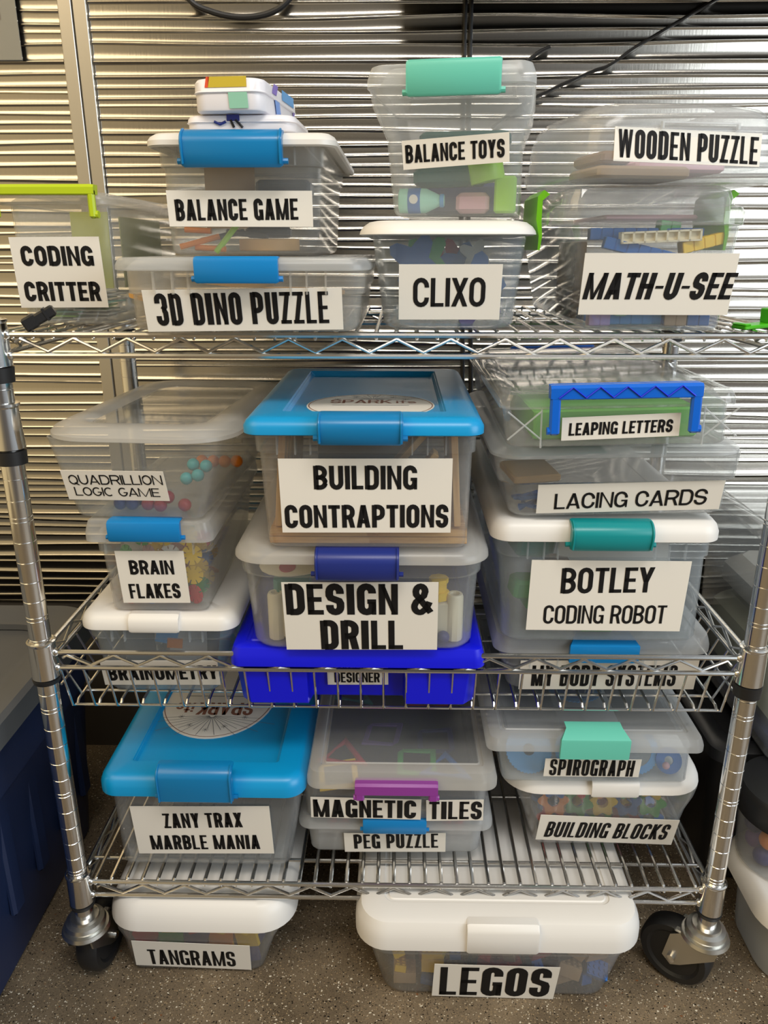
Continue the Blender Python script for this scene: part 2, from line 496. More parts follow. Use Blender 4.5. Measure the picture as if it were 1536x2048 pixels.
mb = MB(); mb.box(-2.6, 2.6, -2.2, 0.6, -0.05, 0.0)
struct(mb.build('floor', floor_material(), smooth=0))

def wall_material():
    m = mat('brushed_steel_wall', (0.58, 0.545, 0.485), 0.2, 1.0)
    nt = m.node_tree; N = nt.nodes.new; K = nt.links.new
    b = nt.nodes['Principled BSDF']
    tc = N('ShaderNodeTexCoord'); mp = N('ShaderNodeMapping'); mp.inputs['Scale'].default_value = (320, 1, 18)
    K(tc.outputs['Object'], mp.inputs[0])
    n = N('ShaderNodeTexNoise'); n.inputs['Scale'].default_value = 1.0; n.inputs['Detail'].default_value = 2
    K(mp.outputs[0], n.inputs['Vector'])
    bp = N('ShaderNodeBump'); bp.inputs['Strength'].default_value = 0.05; bp.inputs['Distance'].default_value = 0.001
    K(n.outputs['Fac'], bp.inputs['Height']); K(bp.outputs[0], b.inputs['Normal'])
    return m

WALLM = wall_material()
WY = 0.552

def ribbed_panel(name, x0, x1, z0, z1, seed):
    """sheet of wavy horizontal ribs, rows that wander and pinch together"""
    rnd = random.Random(seed)
    dx = 0.03
    nx = int((x1 - x0) / dx) + 1
    ribs = []
    z = z0 - 0.02
    while z < z1 + 0.03:
        ribs.append((z, [rnd.uniform(-1, 1) for _ in range(4)], rnd.uniform(0.75, 1.15)))
        z += rnd.choice((0.011, 0.013, 0.015, 0.016, 0.018, 0.021, 0.026))
    def rz(i, x):
        z, ph, a = ribs[i]
        return z + 0.0030 * (math.sin(x * 5.1 + ph[0] * 3 + z * 3) * ph[1] + 0.8 * math.sin(x * 11.3 + ph[2] * 3) * ph[3])
    zs = []
    step = 0.00105
    n = int((z1 - z0) / step)
    vs = []; fs = []
    for ix in range(nx):
        x = x0 + (x1 - x0) * ix / (nx - 1)
        c = sorted(rz(i, x) for i in range(len(ribs)))
        k = 0
        for iz in range(n + 1):
            z = z0 + (z1 - z0) * iz / n
            while k < len(c) - 2 and c[k + 1] < z: k += 1
            lo, hi = c[k], max(c[k + 1], c[k] + 0.006)
            u = (z - lo) / (hi - lo)
            u = min(1, max(0, u))
            # each row leans out towards its lower edge and tucks back under it
            d = hi - lo
            u = (z - lo) / d
            k_ = 0.16
            if u < k_:
                t_ = max(0.0, u) / k_
                s_ = t_ * t_ * (3 - 2 * t_)
            else:
                s_ = max(0.0, (1 - u) / (1 - k_)) ** 4.6
            hgt = 0.15 * d * s_
            vs.append((x, WY - hgt, z))
    for ix in range(nx - 1):
        for iz in range(n):
            a = ix * (n + 1) + iz
            fs.append((a, a + n + 1, a + n + 2, a + 1))
    mb = MB(); mb.add(vs, fs)
    # closed back so that the sheet has depth
    mb.box(x0, x1, WY + 0.001, WY + 0.02, z0, z1)
    return struct(mb.build(name, WALLM, smooth=180))

ribbed_panel('wall_back', -0.486, 1.75, 0.34, 1.95, 3)
ribbed_panel('wall_left', -1.75, -0.534, 0.34, 1.95, 11)
mb = MB(); mb.box(-0.532, -0.511, WY - 0.008, WY + 0.02, 0.34, 1.95, bev=0.001)
struct(mb.build('trim_1', M['alu']))
mb = MB(); mb.box(-0.5085, -0.4875, WY - 0.008, WY + 0.02, 0.34, 1.95, bev=0.001)
struct(mb.build('trim_2', M['alu']))
mb = MB(); mb.box(-1.75, 1.75, WY + 0.004, WY + 0.02, 0.0, 0.34)
struct(mb.build('baseboard_back', M['base_wall'], smooth=0))

# ---------------------------------------------------------------- the wire rack
HX = 0.435; DY = 0.415
rack = empty('wire_rack', (0, 0, 0))
tag(rack, 'chrome three-tier wire shelving rack on casters holding all the labelled plastic boxes', 'shelf rack')

def post(x, y):
    prof = [(0.0127, 0.0)]
    z = 0.0; i = 0
    prof = [(0.001, 0.115), (0.0127, 0.115)]
    z = 0.20
    k = 0
    while z < 0.885:
        for dz in ((0, 0.005) if k % 5 == 0 else (0,)):
            prof += [(0.0127, z + dz - 0.0006), (0.0120, z + dz), (0.0127, z + dz + 0.0006)]
        z += 0.0254; k += 1
    prof += [(0.0127, 0.924), (0.012, 0.926), (0.001, 0.927)]
    return MB().lathe(prof, (x, y, 0), 24).build('post', M['chrome'], rack, smooth=30)

def collar(parent, x, y, zt, thick=True):
    zs = 0.063 if thick else 0.0525
    m = MB()
    m.lathe([(0.0128, zt - 0.045), (0.0165, zt - 0.045), (0.0162, zt - 0.02), (0.0158, zt), (0.0172, zt + 0.002), (0.0172, zt + 0.004), (0.015, zt + 0.005), (0.0128, zt + 0.003)], (x, y, 0), 24)
    c = m.build('collar', M['chrome'], parent)
    MB().lathe([(0.0128, zt - zs), (0.0160, zt - zs), (0.0172, zt - 0.047), (0.0128, zt - 0.0458)], (x, y, 0), 24).build('sleeve', M['black_rubber'], parent)

def zigzag(xa, xb, y, zl, zh, pitch):
    n = max(2, round((xb - xa) / (pitch / 2)))
    pts = [(xa - 0.006, y, (zl + zh) / 2 + 0.003)]
    for i in range(n + 1):
        pts.append((xa + (xb - xa) * i / n, y, zh if i % 2 == 0 else zl))
    pts.append((xb + 0.006, y, (zl + zh) / 2))
    return pts

def rails(shelf, zu, zl, side_up=0.0):
    e = 0.013
    fr = MB()
    for y in (0, DY):
        for z in (zu, zl):
            fr.tube([(-HX + e, y, z), (HX - e, y, z)], 0.0032, 8)
            for s in (-1, 1):
                fr.sphere((s * (HX - 0.0155), y, z), 0.0055, 10, 6)
    for x in (-HX, HX):
        for z in (zu, zl):
            fr.tube([(x, e, z), (x, DY - e, z)], 0.0032, 8)
    fr.build('rail_frame', M['chrome_wire'], shelf)
    tr = MB()
    for y in (0, DY):
        tr.tube(zigzag(-HX + 0.03, HX - 0.03, y, zl + 0.004, zu - 0.004, 0.0578), 0.0021, 8)
    for x in (-HX, HX):
        pts = zigzag(0.03, DY - 0.03, 0, zl + 0.004, zu - 0.004, 0.0578)
        tr.tube([(x, p[0], p[2]) for p in pts], 0.0021, 8)
    tr.build('truss_wire', M['chrome_wire'], shelf)

def flat_shelf(zu, zl):
    sh = MB()
    # crossbars under the mat carry the shelf
    for y in (0.048, 0.19, 0.335):
        sh.tube([(-HX, y, zu - 0.004), (HX, y, zu - 0.004)], 0.0028, 8)
    sh = sh.build('shelf', M['chrome_wire'], rack)
    mt = MB()
    n = 40
    for i in range(1, n):
        x = -HX + 2 * HX * i / n
        mt.tube([(x, -0.001, zu - 0.005), (x, 0.004, zu + 0.0025), (x, DY - 0.004, zu + 0.0025), (x, DY + 0.001, zu - 0.005)], 0.0015, 6)
    mt.build('wire_mat', M['chrome_wire'], sh)
    rails(sh, zu, zl)
    for x in (-HX, HX):
        for y in (0, DY):
            collar(sh, x, y, zu + 0.012, zu > 0.5)
    return sh

def basket_shelf(zu, zl, zf):
    ix, iy = 0.022, 0.020
    fl = MB()
    for y in (iy, iy + 0.034, 0.12, 0.2, 0.29, DY - iy - 0.034, DY - iy):
        fl.tube([(-HX + ix, y, zf - 0.003), (HX - ix, y, zf - 0.003)], 0.0019, 8)
    sh = fl.build('basket_floor', M['chrome_wire'], rack)
    w_ = MB()
    n = 29
    for i in range(n + 1):
        t = -1 + 2 * i / n
        xb = t * (HX - ix); xt = t * (HX - 0.018)
        w_.tube([(xt, 0.002, zl - 0.004), (xt * 0.3 + xb * 0.7, iy * 0.75, zf - 0.001), (xb, iy + 0.004, zf - 0.0065), (xb, iy + 0.01, zf - 0.0012),
                 (xb, DY - iy - 0.01, zf - 0.0012), (xb, DY - iy - 0.004, zf - 0.0065), (xt * 0.3 + xb * 0.7, DY - iy * 0.75, zf - 0.001), (xt, DY - 0.002, zl - 0.004)], 0.0016, 6)
    w_.build('basket_wires', M['chrome_wire'], sh)
    for s in (-1, 1):
        s_ = MB()
        for i in range(1, 13):
            y = DY * i / 13
            s_.tube([(s * (HX - 0.001), y, zl - 0.004), (s * (HX - ix), y * 0.93 + 0.014, zf - 0.003)], 0.0016, 6)
        for f_ in (0.5,):
            s_.tube([(s * (HX - ix * f_), 0.012, zl - (zl - zf) * f_), (s * (HX - ix * f_), DY - 0.012, zl - (zl - zf) * f_)], 0.0017, 6)
        s_.build('basket_side', M['chrome_wire'], sh)
    rails(sh, zu, zl)
    for x in (-HX, HX):
        for y in (0, DY):
            collar(sh, x, y, zu + 0.012, x > 0 or y > 0)
    return sh

for x in (-HX, HX):
    for y in (0, DY):
        post(x, y)
ZT, ZM, ZB = 0.919, 0.535, 0.178
flat_shelf(ZT, 0.897)
basket_shelf(ZM, 0.5135, 0.451)
flat_shelf(ZB, 0.1555)
# spare clamp sleeves high on the front posts
for x in (-HX, HX):
    m = MB().lathe([(0.0128, 0.792), (0.0170, 0.794), (0.0160, 0.815), (0.0150, 0.84), (0.0172, 0.842), (0.0172, 0.845), (0.0128, 0.846)], (x, 0, 0), 24)
    o = m.build('spare_collar', M['chrome'], rack)
    MB().lathe([(0.0128, 0.776), (0.0165, 0.776), (0.0168, 0.7915), (0.0128, 0.7918)], (x, 0, 0), 24).build('sleeve', M['black_rubber'], o)

def caster(x, y, ang):
    """swivel caster, wheel trailing in direction ang"""
    c, s = math.cos(ang), math.sin(ang)
    T = Matrix.Translation((x, y, 0)) @ Matrix.Rotation(ang, 4, 'Z')
    off = 0.034; r = 0.05
    f = MB()
    f.lathe([(0.012, 0.094), (0.030, 0.094), (0.033, 0.098), (0.031, 0.103), (0.026, 0.104), (0.028, 0.108), (0.026, 0.113), (0.020, 0.115), (0.019, 0.119), (0.013, 0.120)], (x, y, 0), 28)
    cs = f.build('caster', M['zinc'], rack)
    fk = MB()
    for sy in (-1, 1):
        poly = [(-0.026, 0.100), (0.024, 0.100), (0.040, 0.088), (off + 0.013, 0.046), (off, 0.036), (off - 0.013, 0.044), (-0.022, 0.082)]
        fk.prism(poly, sy * 0.0185 - 0.0014, sy * 0.0185 + 0.0014, T @ Matrix(((1, 0, 0, 0), (0, 0, 1, 0), (0, 1, 0, 0), (0, 0, 0, 1))))
    fk.box(-0.026, 0.036, -0.0195, 0.0195, 0.0955, 0.0995, T, bev=0.002)
    fk.build('fork', M['zinc'], cs)
    # wheel
    prof = [(0.012, -0.012), (0.034, -0.0125), (0.038, -0.0155), (0.046, -0.0155), (r, -0.010), (r + 0.0003, 0), (r, 0.010), (0.046, 0.0155), (0.038, 0.0155), (0.034, 0.0125), (0.012, 0.012)]
    MB().lathe(prof, (0, 0, 0), 36, T @ Matrix.Translation((off, 0, r + 0.0005)) @ Matrix.Rotation(PI / 2, 4, 'X')).build('wheel', M['black_rubber'], cs)
    MB().lathe([(0.003, -0.026), (0.006, -0.025), (0.006, -0.020), (0.004, -0.0199), (0.004, 0.0199), (0.006, 0.020), (0.006, 0.025), (0.003, 0.026)], (0, 0, 0), 12, T @ Matrix.Translation((off, 0, r)) @ Matrix.Rotation(PI / 2, 4, 'X')).build('axle_bolt', M['chrome'], cs)

caster(-HX, 0, math.radians(84))
caster(HX, 0, math.radians(140))
caster(-HX, DY, math.radians(40))
caster(HX, DY, math.radians(120))

# ---------------------------------------------------------------- plastic boxes
SPECS = [
{'k': 'critter', 'p': (-0.3721, 0.0578, 0.925), 'yaw': 0, 'roll': 0, 'wb': 0.1035, 'wt': 0.1101, 'H': 0.1266, 'ov': 0.01, 'dep': 0.26, 'lw': 0.1212, 'lh': 0.0119, 'lip': 0.008, 'lx': 0.0015, 'bx': 0.0052, 'lab': [(-0.0028, 0.0565, 0.0993, 0.0754, 0.3372)], 'txt': [('CODING', -0.0022, 0.0744, 0.0801, 0.0205, 0.0087), ('CRITTER', -0.0024, 0.0365, 0.0855, 0.0207, 0.0521)], 'lat': (-0.0588, 0.0522, 0.112, 0.1459)},
{'k': 'dino', 'p': (-0.1569, -0.0277, 0.925), 'yaw': 0, 'roll': 0, 'wb': 0.2333, 'wt': 0.2376, 'H': 0.0618, 'ov': 0.012, 'dep': 0.33, 'lw': 0.257, 'lh': 0.0116, 'lip': 0.012, 'lx': 0.0022, 'bx': 0.0041, 'lab': [(0.0019, 0.0242, 0.2009, 0.0423, 0.8023)], 'txt': [('3D DINO PUZZLE', 0.0005, 0.0258, 0.1757, 0.032, 0.9029)], 'lat': (-0.0402, 0.0416, 0.0494, 0.0744)},
{'k': 'balgame', 'p': (-0.1673, 0.0438, 0.9999), 'yaw': 0, 'roll': 0, 'wb': 0.1613, 'wt': 0.1679, 'H': 0.1059, 'ov': 0.012, 'dep': 0.3, 'lw': 0.1968, 'lh': 0.0128, 'lip': 0.016, 'lx': 0.0068, 'bx': 0.0035, 'lab': [(0.0011, 0.0474, 0.1536, 0.0357, -0.2313)], 'txt': [('BALANCE GAME', -0.0027, 0.0466, 0.1303, 0.0209, 0.3914)], 'lat': (-0.0508, 0.0517, 0.0845, 0.1179)},
{'k': 'clixo', 'p': (0.0559, -0.0032, 0.925), 'yaw': 0, 'roll': 0, 'wb': 0.1385, 'wt': 0.1604, 'H': 0.0951, 'ov': 0.02, 'dep': 0.33, 'lw': 0.181, 'lh': 0.0138, 'lip': 0.012, 'lx': -0.0041, 'bx': -0.0016, 'lab': [(-0.0013, 0.0403, 0.1051, 0.0565, 0.0535)], 'txt': [('CLIXO', -0.002, 0.0405, 0.0742, 0.0293, 0.4495)]},
{'k': 'baltoys', 'p': (0.0586, 0.0, 1.038), 'yaw': -9, 'roll': 0, 'wb': 0.1283, 'wt': 0.1406, 'H': 0.1142, 'ov': 0.02, 'dep': 0.13, 'lw': 0.1609, 'lh': 0.0188, 'lip': 0.012, 'lx': -0.0063, 'bx': -0.006, 'lab': [(-0.0002, 0.0598, 0.1043, 0.0262, 3.0841)], 'txt': [('BALANCE TOYS', -0.001, 0.06, 0.0969, 0.016, 2.3407)], 'lat': (-0.0456, 0.0424, 0.1034, 0.134)},
{'k': 'math', 'p': (0.2675, -0.0099, 0.925), 'yaw': 0, 'roll': 0, 'wb': 0.1404, 'wt': 0.1608, 'H': 0.104, 'ov': 0.018, 'dep': 0.34, 'lw': 0.1913, 'lh': 0.0214, 'lip': 0.016, 'lx': -0.0205, 'bx': -0.0074, 'lab': [(-0.0036, 0.0482, 0.1531, 0.0613, -0.1433)], 'txt': [('MATH-U-SEE', -0.001, 0.0468, 0.1496, 0.0265, 0.0449)]},
{'k': 'wooden', 'p': (0.2591, -0.03, 1.062), 'yaw': 10, 'roll': 0, 'wb': 0.189, 'wt': 0.2003, 'H': 0.0133, 'ov': 0.002, 'dep': 0.25, 'lw': 0.2068, 'lh': 0.0577, 'lip': 0.002, 'lx': -0.0016, 'bx': 0.0002, 'lab': [(0.0129, 0.0335, 0.1473, 0.0236, -1.1964)], 'txt': [('WOODEN PUZZLE', 0.0128, 0.0333, 0.1417, 0.0231, -2.1476)]},
{'k': 'brainom', 'p': (-0.3016, 0.0362, 0.457), 'yaw': 0, 'roll': 0, 'wb': 0.1462, 'wt': 0.1817, 'H': 0.1047, 'ov': 0.018, 'dep': 0.34, 'lw': 0.1971, 'lh': 0.0204, 'lip': 0.012, 'lx': 0.0086, 'bx': 0.0066, 'lab': [(0.0016, 0.0368, 0.1502, 0.0396, 0.6698)], 'txt': [('BRAINOMETRY', 0.0042, 0.0369, 0.1415, 0.0223, 1.6692)], 'lat': (-0.0244, 0.0368, 0.1037, 0.1247)},
{'k': 'brainfl', 'p': (-0.29, 0.017, 0.5836), 'yaw': 0, 'roll': 0, 'wb': 0.1178, 'wt': 0.1322, 'H': 0.0996, 'ov': 0.012, 'dep': 0.27, 'lw': 0.1507, 'lh': 0.0247, 'lip': 0.012, 'lx': 0.0015, 'bx': 0.0044, 'lab': [(-0.0003, 0.0511, 0.0818, 0.0716, 0.4679)], 'txt': [('BRAIN', -0.0002, 0.065, 0.053, 0.0192, 0.4507), ('FLAKES', -0.0004, 0.0323, 0.0618, 0.0205, 1.1476)], 'lat': (-0.041, 0.0427, 0.1026, 0.1283)},
{'k': 'quad', 'p': (-0.2982, 0.0007, 0.7094), 'yaw': -4, 'roll': 0, 'wb': 0.1492, 'wt': 0.1955, 'H': 0.1013, 'ov': 0.03, 'dep': 0.26, 'lw': 0.2178, 'lh': 0.0136, 'lip': 0.012, 'lx': 0.0166, 'bx': 0.0106, 'lab': [(-0.016, 0.0477, 0.1185, 0.0392, 0.7456)], 'txt': [('QUADRILLION', -0.0143, 0.0558, 0.1089, 0.0127, 1.322), ('LOGIC GAME', -0.0156, 0.0396, 0.0991, 0.0116, 0.5994)]},
{'k': 'designer', 'p': (-0.0478, 0.0102, 0.457), 'yaw': 0, 'roll': 0, 'wb': 0.2928, 'wt': 0.3047, 'H': 0.0645, 'ov': 0.008, 'dep': 0.36, 'lw': 0.3139, 'lh': 0.0241, 'lip': 0.01, 'lx': 0.0014, 'bx': 0.0004, 'lab': [(0.0005, 0.0417, 0.0775, 0.0449, 0.6619)], 'txt': [('MAGNETIC', 0.0001, 0.0528, 0.0609, 0.013, 0.648), ('DESIGNER', -0.0003, 0.0309, 0.0578, 0.0156, 0.676)]},
{'k': 'drill', 'p': (-0.0396, -0.0104, 0.5471), 'yaw': 0, 'roll': 0, 'wb': 0.2662, 'wt': 0.2789, 'H': 0.1237, 'ov': 0.018, 'dep': 0.36, 'lw': 0.2951, 'lh': 0.0181, 'lip': 0.012, 'lx': 0.0002, 'bx': -0.001, 'lab': [(-0.0007, 0.0522, 0.1804, 0.095, 0.5462)], 'txt': [('DESIGN &', -0.0026, 0.0766, 0.1701, 0.0422, 0.5137), ('DRILL', 0.0002, 0.0263, 0.0979, 0.0415, 0.5805)], 'lat': (-0.0499, 0.0437, 0.108, 0.1441)},
{'k': 'contrap', 'p': (-0.0313, -0.041, 0.6904), 'yaw': 0, 'roll': 0, 'wb': 0.2225, 'wt': 0.2295, 'H': 0.1355, 'ov': 0.012, 'dep': 0.3, 'lw': 0.2499, 'lh': 0.0176, 'lip': 0.018, 'lx': -0.0025, 'bx': -0.0013, 'lab': [(-0.0008, 0.0656, 0.1838, 0.0858, 0.3299)], 'txt': [('BUILDING', -0.001, 0.0873, 0.1099, 0.0268, 0.3019), ('CONTRAPTIONS', -0.0003, 0.0423, 0.1772, 0.0268, 0.5541)], 'lat': (-0.0479, 0.0384, 0.1275, 0.1594)},
{'k': 'bodysys', 'p': (0.2694, 0.0512, 0.457), 'yaw': 0, 'roll': 0, 'wb': 0.2419, 'wt': 0.2524, 'H': 0.0656, 'ov': 0.01, 'dep': 0.35, 'lw': 0.2748, 'lh': 0.0232, 'lip': 0.012, 'lx': -0.0061, 'bx': -0.0055, 'lab': [(0.0055, 0.0292, 0.227, 0.0466, 0.6646)], 'txt': [('MY BODY SYSTEMS', 0.0005, 0.0284, 0.1858, 0.0336, 0.6656)], 'lat': (-0.0517, 0.0366, 0.0569, 0.0899)},
{'k': 'botley', 'p': (0.2521, 0.0132, 0.5473), 'yaw': 0, 'roll': 0, 'wb': 0.2388, 'wt': 0.2453, 'H': 0.1418, 'ov': 0.012, 'dep': 0.36, 'lw': 0.2638, 'lh': 0.0242, 'lip': 0.014, 'lx': -0.0098, 'bx': -0.0079, 'lab': [(-0.0001, 0.0682, 0.1858, 0.0951, -0.1428)], 'txt': [('BOTLEY', -0.0022, 0.09, 0.1083, 0.0336, 1.1746), ('CODING ROBOT', -0.0002, 0.0434, 0.1467, 0.0252, 0.5219)], 'lat': (-0.0537, 0.0384, 0.1344, 0.1681)},
{'k': 'lacing', 'p': (0.2522, -0.0048, 0.7178), 'yaw': 0, 'roll': -1.3, 'wb': 0.2434, 'wt': 0.2559, 'H': 0.0772, 'ov': 0.02, 'dep': 0.33, 'lw': 0.2734, 'lh': 0.011, 'lip': 0.01, 'lx': -0.0094, 'bx': -0.0085, 'lab': [(0.009, 0.0276, 0.2046, 0.0377, 0.5633)], 'txt': [('LACING CARDS', 0.0107, 0.0252, 0.1691, 0.0206, 1.145)]},
{'k': 'leaping', 'p': (0.2304, -0.0528, 0.8115), 'yaw': 0, 'roll': -1.3, 'wb': 0.2279, 'wt': 0.2307, 'H': 0.0434, 'ov': 0.004, 'dep': 0.36, 'lw': 0.2401, 'lh': 0.0152, 'lip': 0.008, 'lx': -0.0032, 'bx': -0.0038, 'lab': [(0.0007, 0.0222, 0.1204, 0.0247, 1.4547)], 'txt': [('LEAPING LETTERS', 0.0008, 0.0216, 0.1057, 0.0135, 1.2304)], 'lat': (-0.075, 0.0754, 0.0174, 0.0681)},
{'k': 'zany', 'p': (-0.2641, 0.024, 0.186), 'yaw': 0, 'roll': 0, 'wb': 0.2367, 'wt': 0.2596, 'H': 0.1391, 'ov': 0.015, 'dep': 0.38, 'lw': 0.2743, 'lh': 0.0275, 'lip': 0.015, 'lx': 0.0095, 'bx': 0.0122, 'lab': [(0.0032, 0.0696, 0.1885, 0.0876, 0.9798)], 'txt': [('ZANY TRAX', 0.0047, 0.0882, 0.1074, 0.0267, 1.9345), ('MARBLE MANIA', 0.0041, 0.0476, 0.1507, 0.0266, 1.3687)], 'lat': (-0.0425, 0.0551, 0.1376, 0.1904)},
{'k': 'peg', 'p': (0.0011, 0.0525, 0.186), 'yaw': 0, 'roll': 0, 'wb': 0.2411, 'wt': 0.2497, 'H': 0.0589, 'ov': 0.01, 'dep': 0.34, 'lw': 0.271, 'lh': 0.0211, 'lip': 0.012, 'lx': 0.0007, 'bx': -0.0002, 'lab': [(0.0001, 0.0246, 0.1434, 0.0388, 1.0855)], 'txt': [('PEG PUZZLE', 0.0015, 0.028, 0.1192, 0.0293, 2.0867)], 'lat': (-0.0438, 0.0432, 0.0573, 0.0834)},
{'k': 'magtile', 'p': (0.0015, 0.0238, 0.2675), 'yaw': 0, 'roll': 0, 'wb': 0.2445, 'wt': 0.2474, 'H': 0.067, 'ov': 0.01, 'dep': 0.34, 'lw': 0.2526, 'lh': 0.025, 'lip': 0.012, 'lx': 0.0085, 'bx': 0.0004, 'lab': [(-0.0397, 0.0244, 0.1488, 0.0379, -0.8527), (0.0802, 0.0228, 0.0768, 0.0388, 1.6809)], 'txt': [('MAGNETIC', -0.0413, 0.0241, 0.1388, 0.0331, -0.2028), ('TILES', 0.0811, 0.0231, 0.0708, 0.0331, 0.9741)], 'lat': (-0.0528, 0.0554, 0.0543, 0.081)},
{'k': 'blocks', 'p': (0.3026, 0.0726, 0.186), 'yaw': 0, 'roll': 0, 'wb': 0.2022, 'wt': 0.2466, 'H': 0.1173, 'ov': 0.025, 'dep': 0.32, 'lw': 0.2773, 'lh': 0.0244, 'lip': 0.012, 'lx': -0.0137, 'bx': -0.0092, 'lab': [(0.0005, 0.0373, 0.1961, 0.0538, -2.4274)], 'txt': [('BUILDING BLOCKS', 0.0013, 0.0363, 0.174, 0.033, -1.0657)], 'lat': (-0.0354, 0.0282, 0.1157, 0.14)},
{'k': 'spiro', 'p': (0.2685, 0.0282, 0.3292), 'yaw': 0, 'roll': 0, 'wb': 0.2465, 'wt': 0.2518, 'H': 0.0634, 'ov': 0.01, 'dep': 0.34, 'lw': 0.2807, 'lh': 0.0189, 'lip': 0.012, 'lx': -0.0085, 'bx': -0.0065, 'lab': [(-0.0075, 0.0293, 0.1258, 0.0316, 0.0548)], 'txt': [('SPIROGRAPH', -0.008, 0.0298, 0.1107, 0.0288, -0.5246)], 'lat': (-0.0575, 0.0325, 0.0579, 0.0961)},
{'k': 'tangram', 'p': (-0.2899, 0.0156, 0.0), 'yaw': 0, 'roll': 0, 'wb': 0.1949, 'wt': 0.2326, 'H': 0.112, 'ov': 0.025, 'dep': 0.32, 'lw': 0.2659, 'lh': 0.0399, 'lip': 0.012, 'lx': 0.0186, 'bx': 0.0149, 'lab': [(-0.0001, 0.0434, 0.1681, 0.0623, -2.852)], 'txt': [('TANGRAMS', -0.0013, 0.0377, 0.1255, 0.0379, -1.3979)], 'lat': (-0.041, 0.0477, 0.1315, 0.175)},
{'k': 'legos', 'p': (0.1444, -0.0171, 0.0), 'yaw': 0, 'roll': 0, 'wb': 0.3194, 'wt': 0.3698, 'H': 0.1209, 'ov': 0.025, 'dep': 0.3, 'lw': 0.3881, 'lh': 0.0429, 'lip': 0.012, 'lx': -0.0027, 'bx': -0.0014, 'lab': [(-0.0032, 0.0436, 0.1716, 0.0789, -1.3045)], 'txt': [('LEGOS', -0.0029, 0.044, 0.1532, 0.0688, -0.2502)], 'lat': (-0.0473, 0.0474, 0.1217, 0.1745)},

]
SP = {d['k']: d for d in SPECS}
FRAME = {}
BIN = {}

def body_mesh(d, r, shape='plain', th=0.0016, flare=None):
    H, ov, dep = d['H'], d['ov'], d['dep']
    def ring(z, off, extra=0.0):
        t = z / H
        hw = (d['wb'] + (d['wt'] - d['wb']) * t) / 2 + extra - off
        cx = d.get('bx', 0.0) * t
        rad = max(0.004, r + (0.3 * r) * t - off)
        return rr(cx - hw, cx + hw, -ov * t - extra + off, dep + ov * t + extra - off, z, rad)
    c = min(0.007, r * 0.4)
    levels = [(0.0, -c), (c * 0.35, -c * 0.3), (c, 0)]
    if shape == 'band':                      # wider band under the rim
        zb = H * 0.83 if H > 0.09 else H * 0.62
        levels += [(zb - 0.001, 0), (zb, 0.003), (H, 0.003)]
    elif shape == 'flare':
        levels += [(H * 0.62, 0), (H * 0.86, 0.003), (H, 0.003)]
    elif shape == 'bigflare':
        levels += [(H * 0.62, -0.001), (H * 0.86, 0.008), (H, 0.009)]
    elif shape == 'deepband':
        levels += [(H * 0.56, 0.0), (H * 0.60, 0.006), (H, 0.007)]
    else:
        levels += [(H * 0.5, 0), (H, 0)]
    rings = [ring(z, 0, e) for z, e in levels]
    rings += [ring(H, th, levels[-1][1])]
    for z, e in reversed(levels[1:-1]):
        rings.append(ring(max(z, th), th, e))
    rings.append(ring(th * 1.2, th + c * 0.5))
    return MB().loft(rings)

def rib_bars(mb, d, xs):
    """short upright ribs moulded under the rim"""
    H = d['H']; zb = H * 0.83 if H > 0.09 else H * 0.62
    y = -d['ov'] - 0.003
    for x in xs:
        mb.box(x - 0.0008, x + 0.0008, y - 0.004, y + 0.001, zb, H)

